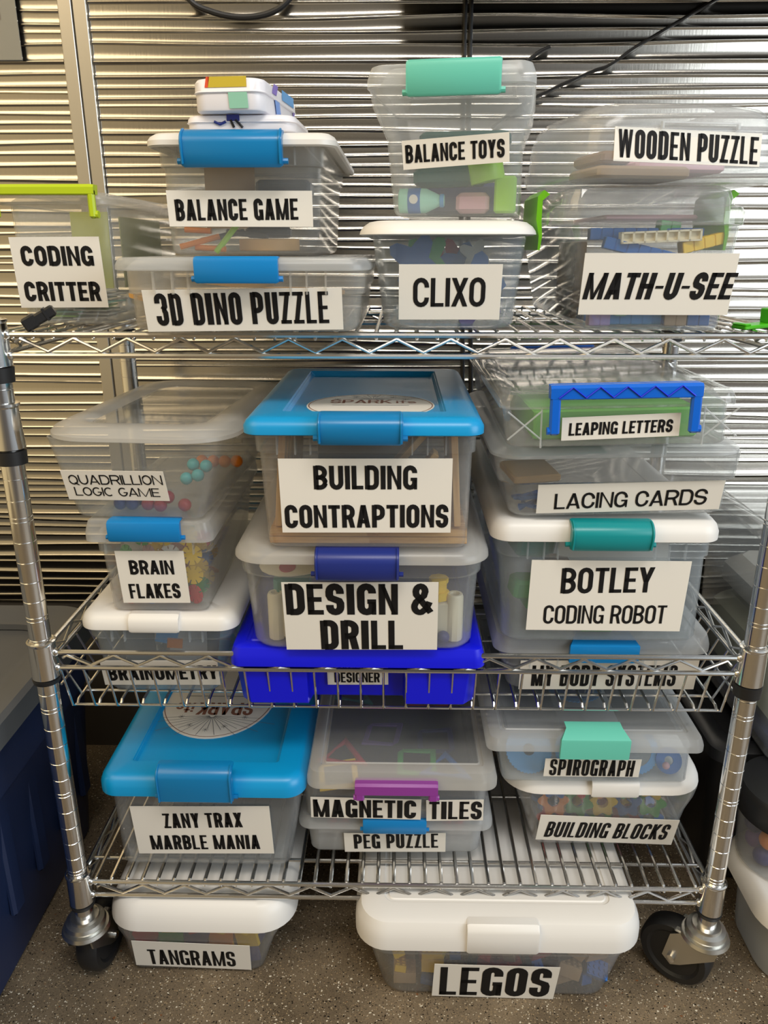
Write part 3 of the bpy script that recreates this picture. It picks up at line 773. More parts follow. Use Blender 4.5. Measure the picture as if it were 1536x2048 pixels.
def lid_mesh(d, r, kind, split=False):
    H, ov, dep, lip, lh, lw = d['H'], d['ov'], d['dep'], d['lip'], d['lh'], d['lw']
    cx = d['lx']
    x0, x1, y0, y1 = cx - lw / 2, cx + lw / 2, -ov - lip, dep + ov + lip
    def ring(i, z):
        return rr(x0 + i, x1 - i, y0 + i, y1 - i, H + z, max(0.004, r - i * 0.8), 8)
    h = lh
    if kind == 'clip':
        P = [(0.0105, 0.0015), (0.0025, -0.001), (0.0, 0.0), (0.0, h * 0.35), (0.0015, h * 0.62), (0.004, h * 0.93), (0.007, h), (0.018, h), (0.0195, h - 0.0016), (0.0225, h - 0.0016), (0.024, h)]
    elif kind == 'dome':
        P = [(0.012, 0.002), (0.003, -0.001), (0.0, 0.0), (0.001, h * 0.25), (0.004, h * 0.55), (0.010, h * 0.85), (0.018, h * 0.96), (0.028, h * 0.93), (0.033, h)]
    elif kind == 'bowl':                      # flat rim, then raised inner tray
        P = [(0.012, 0.002), (0.002, -0.001), (0.0, 0.0), (0.0005, h * 0.3), (0.005, h * 0.66), (0.014, h * 0.96), (0.034, h), (0.040, h - 0.003), (0.043, h - 0.0035)]
    elif kind == 'thick':
        P = [(0.013, 0.002), (0.003, -0.001), (0.0, 0.0005), (0.0, h * 0.45), (0.003, h * 0.75), (0.008, h * 0.94), (0.014, h), (0.038, h), (0.042, h - 0.006), (0.046, h - 0.0068)]
    elif kind == 'white':
        P = [(0.013, 0.002), (0.003, -0.001), (0.0, 0.0005), (0.0, h * 0.4), (0.003, h * 0.72), (0.008, h * 0.94), (0.015, h), (0.040, h), (0.0415, h - 0.0014), (0.045, h - 0.0014), (0.0465, h)]
    elif kind == 'stepped':
        P = [(0.012, 0.002), (0.002, -0.001), (0.0, 0.0), (0.0, h * 0.55), (0.003, h * 0.75), (0.010, h * 0.85), (0.012, h * 1.15), (0.015, h * 1.5), (0.025, h * 1.68), (0.04, h * 1.72)]
    rings = [ring(i, z) for i, z in P]
    top = P[-1][1]
    th = 0.002
    under = [ring(P[-1][0] + 0.001, top - th)]
    m_ = [p for p in P if p[0] > 0.011][:-1]
    for i, z in reversed(m_):
        if z > 0.35 * h:
            under.append(ring(i + th, z - th))
    under.append(ring(0.0125, 0.004))
    mb = MB()
    rings_all = rings
    mb.loft(rings_all, cap0=False, cap1=not split)
    mb.loft([rings[0]] + under[::-1], cap0=False, cap1=not split)
    if split:
        return mb, MB().loft([under[0], rings[-1]])
    return mb

def extrude_x(prof, xa, xb, bev=0.0022):
    cy = sum(p[0] for p in prof) / len(prof); cz = sum(p[1] for p in prof) / len(prof)
    def ring(x, k):
        return [(x, cy + (p[0] - cy) * k[0], cz + (p[1] - cz) * k[1]) for p in prof]
    k = (0.93, 0.93)
    return [ring(xa, k), ring(xa + bev, (1, 1)), ring(xb - bev, (1, 1)), ring(xb, k)]

def latch(parent, d, kind, m, label):
    xa, xb, zb, zt = d['lat']
    yF = -d['ov'] - d['lip']
    top = d['H'] + d['lh']
    mb = MB()
    if kind == 'bar':
        zt = max(zt, top + 0.0012)
        prof = [(yF + 0.010, zt), (yF - 0.004, zt), (yF - 0.0075, zt - 0.0025), (yF - 0.0085, zt - 0.006), (yF - 0.0075, zb + 0.002), (yF - 0.006, zb), (yF - 0.0015, zb), (yF - 0.0012, zt - 0.0015), (yF + 0.010, zt - 0.0012)]
        mb.loft(extrude_x(prof, xa, xb))
        for x in (xa, xb):
            mb.tube([(x - 0.004, yF - 0.001, zb + 0.004), (x + 0.004, yF - 0.001, zb + 0.004)], 0.0028, 8)
    elif kind == 'slant':
        zt = max(zt, top + 0.0012)
        prof = [(yF + 0.020, zt), (yF + 0.006, zt), (yF - 0.0085, zt - 0.009), (yF - 0.009, zt - 0.012), (yF - 0.0075, zb), (yF - 0.002, zb), (yF - 0.002, zt - 0.012), (yF + 0.006, zt - 0.0012), (yF + 0.020, zt - 0.001)]
        r = extrude_x(prof, xa, xb, 0.001)
        r[0] = [(p[0] + (0.008 if i in (0, 1, 7, 8) else 0), p[1], p[2]) for i, p in enumerate(r[1])]
        r[3] = [(p[0] - (0.008 if i in (0, 1, 7, 8) else 0), p[1], p[2]) for i, p in enumerate(r[2])]
        mb.loft([r[0], [(p[0] + 0.0095, p[1], p[2]) for p in r[1]], [(p[0] - 0.0095, p[1], p[2]) for p in r[2]], r[3]])
    elif kind == 'round':
        zt = max(zt, top + 0.002)
        hh = zt - zb
        out = []
        for i in range(9):
            a = PI / 2 + (PI / 2) * i / 8
            out.append((yF + 0.004 + 0.018 * math.cos(a), zt - 0.014 + 0.014 * math.sin(a)))
        out = [(yF + 0.009, zt)] + out + [(yF - 0.0135, zt - hh * 0.6), (yF - 0.011, zb + 0.003), (yF - 0.008, zb), (yF - 0.003, zb), (yF - 0.0025, zt - 0.006), (yF + 0.009, zt - 0.0018)]
        mb.loft(extrude_x(out, xa, xb, 0.003))
        # slim rim lines at both ends
        for x in (xa + 0.002, xb - 0.002):
            mb.tube([(x, p[0] * 1.0 - 0.0008, p[1]) for p in out[2:12]], 0.0012, 6)
        for x in (xa, xb):
            mb.tube([(x - 0.005, yF - 0.003, zb + 0.006), (x + 0.005, yF - 0.003, zb + 0.006)], 0.003, 8)
    elif kind == 'tab':
        prof = [(yF + 0.016, top + 0.0008), (yF + 0.004, top + 0.0012), (yF - 0.002, top - 0.003), (yF - 0.004, top - 0.008), (yF - 0.0045, zb + 0.003), (yF - 0.003, zb), (yF + 0.001, zb), (yF + 0.001, top - 0.004)]
        mb.loft(extrude_x(prof, xa, xb, 0.003))
    elif kind == 'U':
        w_ = d.get('uw', 0.012)
        prof_b = lambda z0, z1: [(yF + 0.004, z0), (yF - 0.008, z0), (yF - 0.009, z0 + 0.001), (yF - 0.009, z1 - 0.003), (yF - 0.006, z1), (yF + 0.006, z1)]
        mb.loft(extrude_x(prof_b(zt - w_, zt), xa, xb, 0.003))
        lw_ = w_ * 0.72
        for x in (xa, xb - lw_):
            mb.box(x, x + lw_, yF - 0.0088, yF - 0.002, zb, zt - w_ * 0.4, bev=0.002)
            mb.tube([(x + (lw_ + 0.002 if x > xa else -0.002) , yF - 0.004, zb + 0.004), (x + lw_ / 2, yF - 0.004, zb + 0.004)], 0.004, 10)
    o = mb.build('handle' if kind == 'U' else 'latch', m, parent, label=label)
    return o

def stick_label(parent, d, rect, lines, n_idx=0, off=0.0022, plane=None, skew=0.0, bold=0.23, lab_label=None, weights=None):
    cx, cs, w, h, ang = rect
    H, ov = d['H'], d['ov']
    if plane: H, ov, y0 = plane
    else: y0 = 0.0
    L = math.hypot(H, ov)
    e = Vector((0, -ov / L, H / L)); n = Vector((0, -H / L, -ov / L))
    def pt(u, v, o, a, c0, s0):
        ca, sa = math.cos(a), math.sin(a)
        return Vector((c0 + u * ca - v * sa, y0, 0)) + e * (s0 + u * sa + v * ca) + n * o
    a = math.radians(ang)
    mb = MB()
    nx = 12
    top = [(-w/2 + w * i / nx) for i in range(nx + 1)]
    ring_f = [pt(u, -h/2, off + 0.0006, a, cx, cs) for u in top] + [pt(u, h/2, off + 0.0006, a, cx, cs) for u in reversed(top)]
    ring_b = [pt(u, -h/2, off, a, cx, cs) for u in top] + [pt(u, h/2, off, a, cx, cs) for u in reversed(top)]
    mb.loft([ring_b, ring_f])
    sheet = mb.build('paper_label', M['paper'], parent, smooth=0, label=lab_label or 'white paper label')
    for i, (s, tx, ts, tw, th, ta) in enumerate(lines):
        ta = math.radians(ta)
        bw = weights[i] if weights else bold
        g = None
        polys = lettering(s, tw, th, bw, skew=skew)
        t = flat_polys(polys, lambda u, v: pt(u, v, off + 0.0010, ta, tx, ts)).build('lettering', M['ink'], sheet, smooth=0, label='black printed capitals')
    return sheet

def plastic_box(key, label, body='clear', lid='milky', r=0.02, lr=None, shape='band', kind='clip', lat=None, lat_m=None, lat_label=None,
                labels=True, ribs=True, name='storage_box', group=None, skew=0.0, bold=0.2, split=None, weights=None, lid_label=None, panel=None, off=None, cat='storage box'):
    d = SP[key]
    root = empty(name, d['p'], (0, math.radians(d['roll']), math.radians(d['yaw'])))
    tag(root, label, cat, group)
    FRAME[key] = Matrix.Translation(d['p']) @ Euler(root.rotation_euler).to_matrix().to_4x4()
    mb = body_mesh(d, r, shape)
    if ribs and shape == 'band':
        hw = d['wt'] / 2
        a, b = (d['lat'][0], d['lat'][1]) if d.get('lat') else (-0.04, 0.04)
        cx = d['lx'] * 0.5
        xs = [a - 0.010, a - 0.026, a - 0.045, b + 0.010, b + 0.026, b + 0.045]
        rib_bars(mb, d, [x for x in xs if abs(x - cx) < hw - r])
    mb.build('box_body', M[body], root)
    if panel:
        rim, pane = lid_mesh(d, lr or r * 1.3, kind, True)
        lo_ = rim.build('lid', M[lid], root, label=lid_label)
        pane.build('lid_panel', M[panel], lo_, label='clear lid panel')
    else:
        lid_mesh(d, lr or r * 1.3, kind).build('lid', M[lid], root, label=lid_label)
    if lat:
        latch(root, d, lat, M[lat_m], lat_label)
    if labels:
        o_ = off if off is not None else (0.0048 if shape == 'band' else 0.0022)
        if shape == 'deepband': o_ = 0.0022
        ls = d['lab']
        if len(ls) == 1:
            stick_label(root, d, ls[0], d['txt'], off=o_, skew=skew, bold=bold, weights=weights)
        else:
            for a_, t_ in zip(ls, d['txt']):
                stick_label(root, d, a_, [t_], off=o_, skew=skew, bold=bold)
    BIN[key] = root
    return root
# top shelf -------------------------------------------------------
SP['critter']['uw'] = 0.0105
plastic_box('critter', 'clear box with lime green carry handle at the left end of the top shelf', body='clear', lid='milky_warm', r=0.010, shape='plain', kind='clip', lat='U', lat_m='lime_latch', lat_label='lime green carry handle', bold=0.235)
plastic_box('dino', 'low wide clear box with blue latch beneath the box labelled BALANCE GAME', body='milky_warm', lid='milky', r=0.018, kind='clip', lat='bar', lat_m='blue_latch', lat_label='blue latch', bold=0.205)
plastic_box('balgame', 'clear box labelled BALANCE GAME with white lid and big blue latch', body='clear', lid='white_lid', r=0.016, kind='white', lat='round', lat_m='blue_dark_latch', lat_label='large blue latch', lid_label='white lid', bold=0.21)
plastic_box('clixo', 'clear box with rounded white lid and no latch in the middle of the top shelf', body='clear_cool', lid='white_lid', r=0.03, shape='plain', kind='dome', ribs=False, lid_label='white lid', bold=0.155)
plastic_box('baltoys', 'small milky box labelled BALANCE TOYS with mint latch, turned a little', body='frost', lid='milky', r=0.014, shape='bigflare', kind='clip', lat='bar', lat_m='mint_latch', lat_label='mint green latch', ribs=False, bold=0.19)
math_ = plastic_box('math', 'large clear box with stepped lid and green side latch on the top shelf', body='crystal', lid='crystal', r=0.012, lr=0.03, shape='plain', kind='stepped', ribs=False, skew=0.16, bold=0.22)

def math_latch():
    d = SP['math']
    x = d['lx'] - d['lw'] / 2
    for nm, x_, s in (('side_latch', x, -1), ('side_latch', x + d['lw'], 1)):
        prof = [(0.004, 0.030), (-0.002, 0.034), (-0.008, 0.028), (-0.0085, 0.006), (-0.005, -0.010), (-0.0055, -0.024), (-0.003, -0.024), (-0.0015, -0.010), (-0.003, 0.004), (-0.003, 0.024)]
        r = []
        for y in (0.02, 0.023, 0.107, 0.11):
            r.append([(x_ - s * 0 + (-s) * -p[0] if s > 0 else x_ + p[0], y, d['H'] + p[1]) for p in prof])
        MB().loft(r).build(nm, M['green_latch'], math_, label='bright green side latch')
math_latch()

# the tub standing upside down on the stepped lid
def wooden_box():
    d = SP['wooden']
    z0 = d['p'][2] + 0.006
    root = empty('storage_tub', (d['p'][0] + 0.020, d['p'][1], z0), (0, 0, math.radians(10)))
    tag(root, 'rounded clear plastic tub labelled WOODEN PUZZLE, lying on the large clear box', 'storage tub')
    FRAME['wooden'] = Matrix.Translation(root.location) @ Euler(root.rotation_euler).to_matrix().to_4x4()
    hw = 0.108; dep = 0.19; Ht = 0.070
    def ring(z, i, r):
        return rr(-hw + i, hw - i, i * 0.6, dep - i * 0.6, z, r, 8)
    P = [(0.0, 0.006), (0.003, 0.002), (0.008, 0.0), (0.018, 0.0), (0.0185, 0.003), (0.045, 0.005), (0.058, 0.010), (0.066, 0.018), (0.0695, 0.030), (0.070, 0.05)]
    rings = [ring(z, i, 0.03 + i * 0.3) for z, i in P] + [ring(z - 0.0016, i + 0.0016, 0.03 + i * 0.3) for z, i in reversed(P[2:])] + [ring(0.0025, 0.005, 0.03)]
    MB().loft(rings).build('tub_shell', M['frost'], root)
    m = MB()
    m.box(-0.03, 0.045, -0.001, 0.003, 0.050, 0.0515)
    m.box(-0.032, -0.030, -0.001, 0.003, 0.0455, 0.0515)
    m.box(0.045, 0.047, -0.001, 0.003, 0.0455, 0.0515)
    m.build('grip_outline', M['milky'], root)
    stick_label(root, {'H': 0.06, 'ov': -0.007}, (-0.002, 0.030, 0.150, 0.030, -1.2), [('WOODEN PUZZLE', -0.002, 0.030, 0.144, 0.0245, -1.8)], off=0.0012, bold=0.21, skew=-0.03)
    BIN['wooden'] = root
wooden_box()

# basket shelf ----------------------------------------------------
plastic_box('brainom', 'clear box with white lid at the bottom of the left stack in the wire basket', body='clear_cool', lid='white_lid', r=0.018, kind='white', lat='tab', lat_m='white_lid', lid_label='white lid', bold=0.21)
plastic_box('brainfl', 'narrow clear box full of coloured slotted discs under a short blue latch', body='clear', lid='milky', r=0.010, kind='clip', lat='bar', lat_m='blue_latch', lat_label='blue latch', bold=0.2)
plastic_box('quad', 'rounded clear tub with wide clear lid on top of the left basket stack', body='clear', lid='rim', r=0.012, lr=0.055, shape='plain', kind='bowl', ribs=False, name='storage_tub', cat='storage tub', off=0.0025, bold=0.13, panel='crystal')

def designer_box():
    d = SP['designer']
    root = empty('storage_case', d['p'], (0, 0, 0))
    tag(root, 'royal blue plastic case at the bottom of the middle basket stack', 'storage case')
    FRAME['designer'] = Matrix.Translation(d['p'])
    H = d['H'] - 0.001; hw = d['wb'] / 2; ht = d['wt'] / 2
    def ring(z, i):
        t = z / H
        w_ = hw + (ht - hw) * t - i
        a, b = -0.0575 - 0.0, 0.0575
        dep = d['dep']; y = -d['ov'] * t + i
        k = 0.020
        c = 0.012
        # outline with a recess in the middle of the front
        return [(-w_ + c, y, z), (-0.062, y, z), (-0.058, y + k, z), (0.058, y + k, z), (0.062, y, z), (w_ - c, y, z), (w_, y + c, z), (w_, dep - c, z), (w_ - c, dep, z), (-w_ + c, dep, z), (-w_, dep - c, z), (-w_, y + c, z)]
    MB().loft([ring(0, 0.003), ring(0.003, 0), ring(H, 0), ring(H, 0.003), ring(H - 0.001, 0.003), ring(0.003, 0.004)]).build('case_body', M['royal'], root, smooth=25)
    dd = dict(d); dd['lip'] = 0.010; dd['lh'] = d['p'] and (SP['drill']['p'][2] - d['p'][2] - d['H'] - 0.0008)
    lid_mesh(dd, 0.014, 'clip').build('lid', M['royal'], root)
    rc = d['lab'][0]
    stick_label(root, d, rc, d['txt'], off=-0.0170, bold=0.17)
designer_box()
plastic_box('drill', 'clear box with navy latch and milky lid in the middle stack of the wire basket', body='clear', lid='rim', r=0.030, kind='bowl', lat='round', lat_m='navy_latch', lat_label='navy blue latch', ribs=False, shape='band', bold=0.21, panel='frost')
plastic_box('contrap', 'clear box full of wooden planks with sky blue lid, top of the middle basket stack', body='clear', lid='blue_lid', r=0.014, kind='thick', lat='round', lat_m='blue_dark_latch', lat_label='darker blue latch', lid_label='sky blue lid', bold=0.195)
plastic_box('bodysys', 'low clear box with slanted blue latch at the bottom of the right basket stack', body='clear_cool', lid='milky', r=0.016, kind='clip', lat='slant', lat_m='blue_latch', lat_label='blue latch', bold=0.165)
plastic_box('botley', 'tall clear box with white lid and teal latch in the right basket stack', body='clear_cool', lid='white_lid', r=0.018, kind='white', lat='round', lat_m='teal_latch', lat_label='teal latch', lid_label='white lid', weights=[0.165, 0.135])
plastic_box('lacing', 'clear box labelled LACING CARDS tilted on the teal latched box', body='crystal', lid='milky', r=0.018, lr=0.034, shape='deepband', kind='bowl', ribs=False, bold=0.145)
SP['leaping']['uw'] = 0.0145
lp = plastic_box('leaping', 'flat clear case with blue carry handle on top of the right basket stack', body='crystal', lid='crystal', r=0.012, shape='plain', kind='clip', lat='U', lat_m='ublue', lat_label='blue carry handle', ribs=False, bold=0.2, skew=0.04)
def leaping_back():
    d = SP['leaping']
    y = d['dep'] + 0.018
    z = d['H'] + d['lh']
    MB().box(-0.062, 0.062, y - 0.008, y, z - 0.012, z + 0.001, bev=0.002).build('handle', M['ublue'], lp, label='blue carry handle at the back')
    yf = -d['ov'] - 0.0082
    for s in (-1, 1):
        m = MB()
        xa, xb = (s * 0.116, s * 0.082)
        m.tube([(xa, yf, 0.041), (xb, yf, 0.012)], 0.001, 6)
        m.tube([(xa, yf, 0.012), (xb, yf, 0.041)], 0.001, 6)
        m.tube([(xb, yf, 0.003), (xb, yf, 0.043)], 0.001, 6)
        m.build('side_brace', M['milky'], lp)
    m = MB()
    yh = -d['ov'] - d['lip'] - 0.0098
    zt = d['lat'][3]
    n = 10
    x0, x1 = d['lat'][0] + 0.008, d['lat'][1] - 0.008
    pts = [(x0 + (x1 - x0) * i / n, yh, zt - (0.002 if i % 2 else 0.0125)) for i in range(n + 1)]
    m.tube(pts, 0.0007, 6)
    m.build('handle_ridges', M['royal'], lp, label='darker blue zigzag ridges')
leaping_back()

# bottom shelf ----------------------------------------------------
zb_ = plastic_box('zany', 'clear box with large sky blue lid standing on the bottom wire shelf', body='clear', lid='blue_lid', r=0.014, lr=0.026, kind='thick', lat='round', lat_m='blue_dark_latch', lat_label='darker blue latch', lid_label='sky blue lid', shape='plain', ribs=False, bold=0.2)
plastic_box('peg', 'flat clear box with blue latch on the bottom wire shelf, labelled PEG PUZZLE', body='milky', lid='milky', r=0.014, kind='clip', lat='bar', lat_m='blue_latch', lat_label='blue latch', shape='plain', ribs=False, bold=0.2)
SP['magtile']['uw'] = 0.017
plastic_box('magtile', 'flat clear box with purple handle lying on the PEG PUZZLE box', body='clear', lid='rim', r=0.014, kind='clip', lat='U', lat_m='purple_latch', lat_label='purple handle', shape='plain', ribs=False, bold=0.215, panel='clear')
plastic_box('blocks', 'clear box labelled BUILDING BLOCKS with rounded white lid', body='clear', lid='white_lid', r=0.014, lr=0.05, shape='flare', kind='dome', lat='tab', lat_m='white_lid', ribs=False, lid_label='white lid', bold=0.14, skew=0.12)
plastic_box('spiro', 'flat clear box with mint latch lying on the rounded white lid', body='clear_cool', lid='milky', r=0.010, kind='clip', lat='slant', lat_m='mint_latch', lat_label='mint green latch', shape='plain', ribs=False, bold=0.205, panel='frost')
# floor -----------------------------------------------------------
plastic_box('tangram', 'clear box labelled TANGRAMS with white lid on the floor by the left caster', body='clear', lid='white_lid', r=0.016, lr=0.05, shape='flare', kind='dome', ribs=False, lid_label='white lid', bold=0.13)
plastic_box('legos', 'wide clear box of toy bricks with white lid on the floor under the rack', body='clear', lid='white_lid', r=0.03, lr=0.045, kind='white', lat='tab', lat_m='white_lid', ribs=False, lid_label='white lid', bold=0.21, off=0.0048)

# round stickers on the two sky blue lids
def sticker(key, cx, cy, ax, ay, flip):
    d = SP[key]; root = BIN[key]
    z = d['H'] + d['lh'] - 0.0066
    mb = MB()
    ell = lambda k, zz: [(cx + ax * k * math.cos(2*PI*i/48), cy + ay * k * math.sin(2*PI*i/48), zz) for i in range(48)]
    mb.loft([ell(1, z), ell(1, z + 0.0005)])
    st = mb.build('sticker', M['paper'], root, smooth=0, label='oval white sticker')
    s = -1 if flip else 1
    mp = lambda u, v: (cx + s * u, cy + s * v, z + 0.0007)
    rim = ribbon([(ax * 0.965 * math.cos(2*PI*i/64), ay * 0.955 * math.sin(2*PI*i/64)) for i in range(64)], 0.0011, True)
    flat_polys(rim, mp).build('sticker_rim', M['rust_ink'], st, smooth=0, label='brown ring')
    P = lettering('SPARK', ax * 0.98, ay * 0.30, 0.16, skew=0)
    P = [[(u - ax * 0.16, v + ay * 0.30) for u, v in p] for p in P]
    P2 = lettering("its", ax * 0.32, ay * 0.24, 0.15)
    P += [[(u + ax * 0.56, v + ay * 0.28) for u, v in p] for p in P2]
    flat_polys(P, mp).build('sticker_lettering', M['rust_ink'], st, smooth=0, label='rust brown lettering')
    B_ = []
    for i in range(17):
        a = PI * (0.04 + 0.92 * i / 16)
        l = ay * (0.42 if i % 2 else 0.30) * (1.0 + 0.5 * abs(math.cos(a)))
        c0 = (0.002, ay * 0.47)
        B_ += ribbon([(c0[0] + 0.004 * math.cos(a), c0[1] + 0.004 * math.sin(a)), (c0[0] + l * math.cos(a) * 1.5, c0[1] + l * math.sin(a))], 0.0007)
    for (u, v) in ((-0.55, 0.5), (0.55, 0.5), (-0.25, 0.72), (0.35, 0.7), (0.05, 0.8)):
        for i in range(4):
            a = PI * i / 4
            q = 0.005
            B_ += ribbon([(u * ax - q * math.cos(a), v * ay - q * math.sin(a)), (u * ax + q * math.cos(a), v * ay + q * math.sin(a))], 0.0005)
    flat_polys(B_, mp).build('sticker_burst', M['grey_ink'], st, smooth=0, label='grey starburst')
    LN = ribbon([(-ax * 0.6, -ay * 0.02), (ax * 0.6, -ay * 0.02)], 0.0016)
    flat_polys(LN, mp).build('sticker_line', M['grey_ink'], st, smooth=0, label='thin grey line')
M['rust_ink'] = mat('rust_ink', srgb('8a5a48'), 0.5)
M['grey_ink'] = mat('grey_ink', srgb('6a6e72'), 0.5)
sticker('zany', -0.006, 0.176, 0.086, 0.108, True)
sticker('contrap', 0.002, 0.075, 0.073, 0.068, False)

# ---------------------------------------------------------------- what is inside the boxes
def put(o, key, loc, rot=(0, 0, 0)):
    m = FRAME[key] @ Matrix.Translation(loc) @ Euler(rot).to_matrix().to_4x4()
    o.location = m.to_translation()
    o.rotation_euler = m.to_euler()
    return o

class Kit:
    """one prototype per kind and colour, copied for each further piece"""
    def __init__(s): s.p = {}
    def get(s, kind, color, build, label, cat, group, material=None):
        k = (kind, color, label)
        if k not in s.p:
            o = build().build(kind, material or PM[color], None, smooth=30)
            tag(o, label, cat, group)
            s.p[k] = o
            return o
        o = s.p[k].copy()
        COL.objects.link(o)
        return o
KIT = Kit()
R_ = random.uniform

def flake():
    out = []
    n = 8; r = 0.0125
    for i in range(n):
        a = 2 * PI * i / n
        for da, q in ((-0.085, r), (-0.085, r * 0.58), (0.085, r * 0.58), (0.085, r), (0.24, r * 1.0), (0.39, r), (0.55, r)):
            out.append((q * math.cos(a + da), q * math.sin(a + da)))
    return MB().prism(out, -0.0008, 0.0008)
cols = ['red', 'yellow', 'green', 'blue', 'orange', 'purple', 'white', 'pink']
random.seed(21)
for ix in range(4):
    for iy in range(4):
        for iz in range(3):
            c = random.choice(cols)
            if ix == 3 and iz > 0 and iy < 2: c = 'yellow'
            if ix == 0 and iz == 0 and iy < 2: c = 'red'
            if ix in (1, 2) and iz == 0 and iy == 0: c = 'blue'
            o = KIT.get('slotted_disc', c, flake, '%s slotted plastic disc in the narrow clear box under the short blue latch' % c, 'toy disc', '%s slotted discs' % c)
            put(o, 'brainfl', (-0.040 + ix * 0.0268, 0.017 + iy * 0.027, 0.0155 + iz * 0.0262), (R_(0.9, 1.9) if iy == 0 else R_(0, 3), R_(-.5, .5), R_(-.6, .6)))
for ix in range(3):
    o = KIT.get('slotted_disc', ('green', 'yellow', 'yellow')[ix], flake, '%s slotted plastic disc in the narrow clear box under the short blue latch' % ('green', 'yellow', 'yellow')[ix], 'toy disc', '%s slotted discs' % ('green', 'yellow', 'yellow')[ix])
    put(o, 'brainfl', (-0.018 + ix * 0.027, 0.02, 0.092), (1.2, 0.2, 0.1))

# bead pieces of the logic game
def bead_chain(pts):
    def f():
        mb = MB()
        for p in pts: mb.sphere((p[0] * 0.0148, p[1] * 0.0148, p[2] * 0.0148 if len(p) > 2 else 0), 0.0078, 16, 10)
        return mb
    return f
beads = [('navy', [(0, 0), (1, 0), (0, 1), (1, 1)], (-0.030, 0.022, 0.0115), 'navy blue'), ('crimson', [(0, 0), (1, 0, -.1), (1.6, 0.2, .55), (3.0, 0, 0)], (0.004, 0.022, 0.0115), 'crimson red'),
         ('teal', [(0, 0), (0.9, 0.3, .4), (0.2, 1, .2)], (-0.052, 0.052, 0.013), 'teal green'), ('aqua', [(0, 0), (1, 0, .3), (1.5, .8, .9), (.4, .8, 1)], (0.034, 0.075, 0.028), 'pale aqua'),
         ('orange', [(0, 0), (1, 0), (2, 0), (3, 0.2)], (0.042, 0.115, 0.040), 'orange')]
for c, pts, loc, nm in beads:
    o = bead_chain(pts)().build('bead_piece', PM[c]); tag(o, '%s bead puzzle piece in the rounded clear tub' % nm, 'puzzle piece')
    put(o, 'quad', loc)
o = MB().box(-0.045, 0.045, -0.004, 0.004, 0, 0.006, bev=0.001).build('puzzle_tray', PM['cream']); tag(o, 'cream tray strip in the rounded clear tub', 'game tray')
put(o, 'quad', (0.030, 0.19, 0.045), (0, 0, 0.05))

# wooden planks
def plank(l=0.112, w_=0.0225, t=0.0076):
    return lambda: MB().box(-l/2, l/2, -w_/2, w_/2, 0, t, bev=0.0006)
PLK = 'pale wooden building plank in the clear box with the sky blue lid and two-line label'
def wood_mat():
    m = mat('plank_wood', srgb('d8a869'), 0.6)
    nt = m.node_tree; N = nt.nodes.new; K = nt.links.new
    tc = N('ShaderNodeTexCoord'); mp = N('ShaderNodeMapping'); mp.inputs['Scale'].default_value = (12, 180, 180)
    n = N('ShaderNodeTexNoise'); n.inputs['Scale'].default_value = 1.0
    r = N('ShaderNodeValToRGB'); r.color_ramp.elements[0].color = (*srgb('b98448'), 1); r.color_ramp.elements[1].color = (*srgb('e3b878'), 1)
    r.color_ramp.elements[0].position = 0.3; r.color_ramp.elements[1].position = 0.7
    K(tc.outputs['Object'], mp.inputs[0]); K(mp.outputs[0], n.inputs['Vector']); K(n.outputs['Fac'], r.inputs[0])
    K(r.outputs[0], nt.nodes['Principled BSDF'].inputs['Base Color'])
    return m
M['plank'] = wood_mat()
random.seed(5)
def planks(loc, rot):
    o = KIT.get('wooden_plank', 'wood', plank(), PLK, 'wooden plank', 'wooden building planks', M['plank'])
    put(o, 'contrap', loc, rot)
for iz in range(3):
    for iy in range(4):
        if iz < 2:
            planks((-0.0535, 0.020 + iy * 0.0255, 0.003 + iz * 0.0083), (0, 0, R_(-.01, .01)))
            planks((0.0550, 0.0205 + iy * 0.0255, 0.003 + iz * 0.0083), (0, 0, R_(-.01, .01)))
for i in range(9):
    planks((-0.100, 0.026 + i * 0.021, 0.077), (R_(-.05, .05), PI / 2 + 0.10 + R_(-.03, .03), 0))
    planks((0.094 + R_(-.002, .002), 0.024 + i * 0.022, 0.078), (R_(-.05, .05), PI / 2 - 0.06, R_(-0.05, 0.05)))
for i in range(6):
    planks((-0.02 + R_(-.02, .02), 0.018 + i * 0.03, 0.0285 + 0.009 * (i % 2)), (R_(-.05, .05), R_(-.06, .06), R_(-.3, .3)))
planks((0.045, 0.014, 0.060), (0, -0.95, 0.0))
planks((0.030, 0.042, 0.080), (0, -0.85, 0.1))
o = MB().box(-0.085, 0.030, 0, 0.004, 0, 0.085, bev=0.001).build('booklet', PM['darkgrey']); tag(o, 'dark instruction booklet standing behind the planks', 'booklet')
put(o, 'contrap', (0.01, 0.215, 0.045), (-0.15, 0, 0))

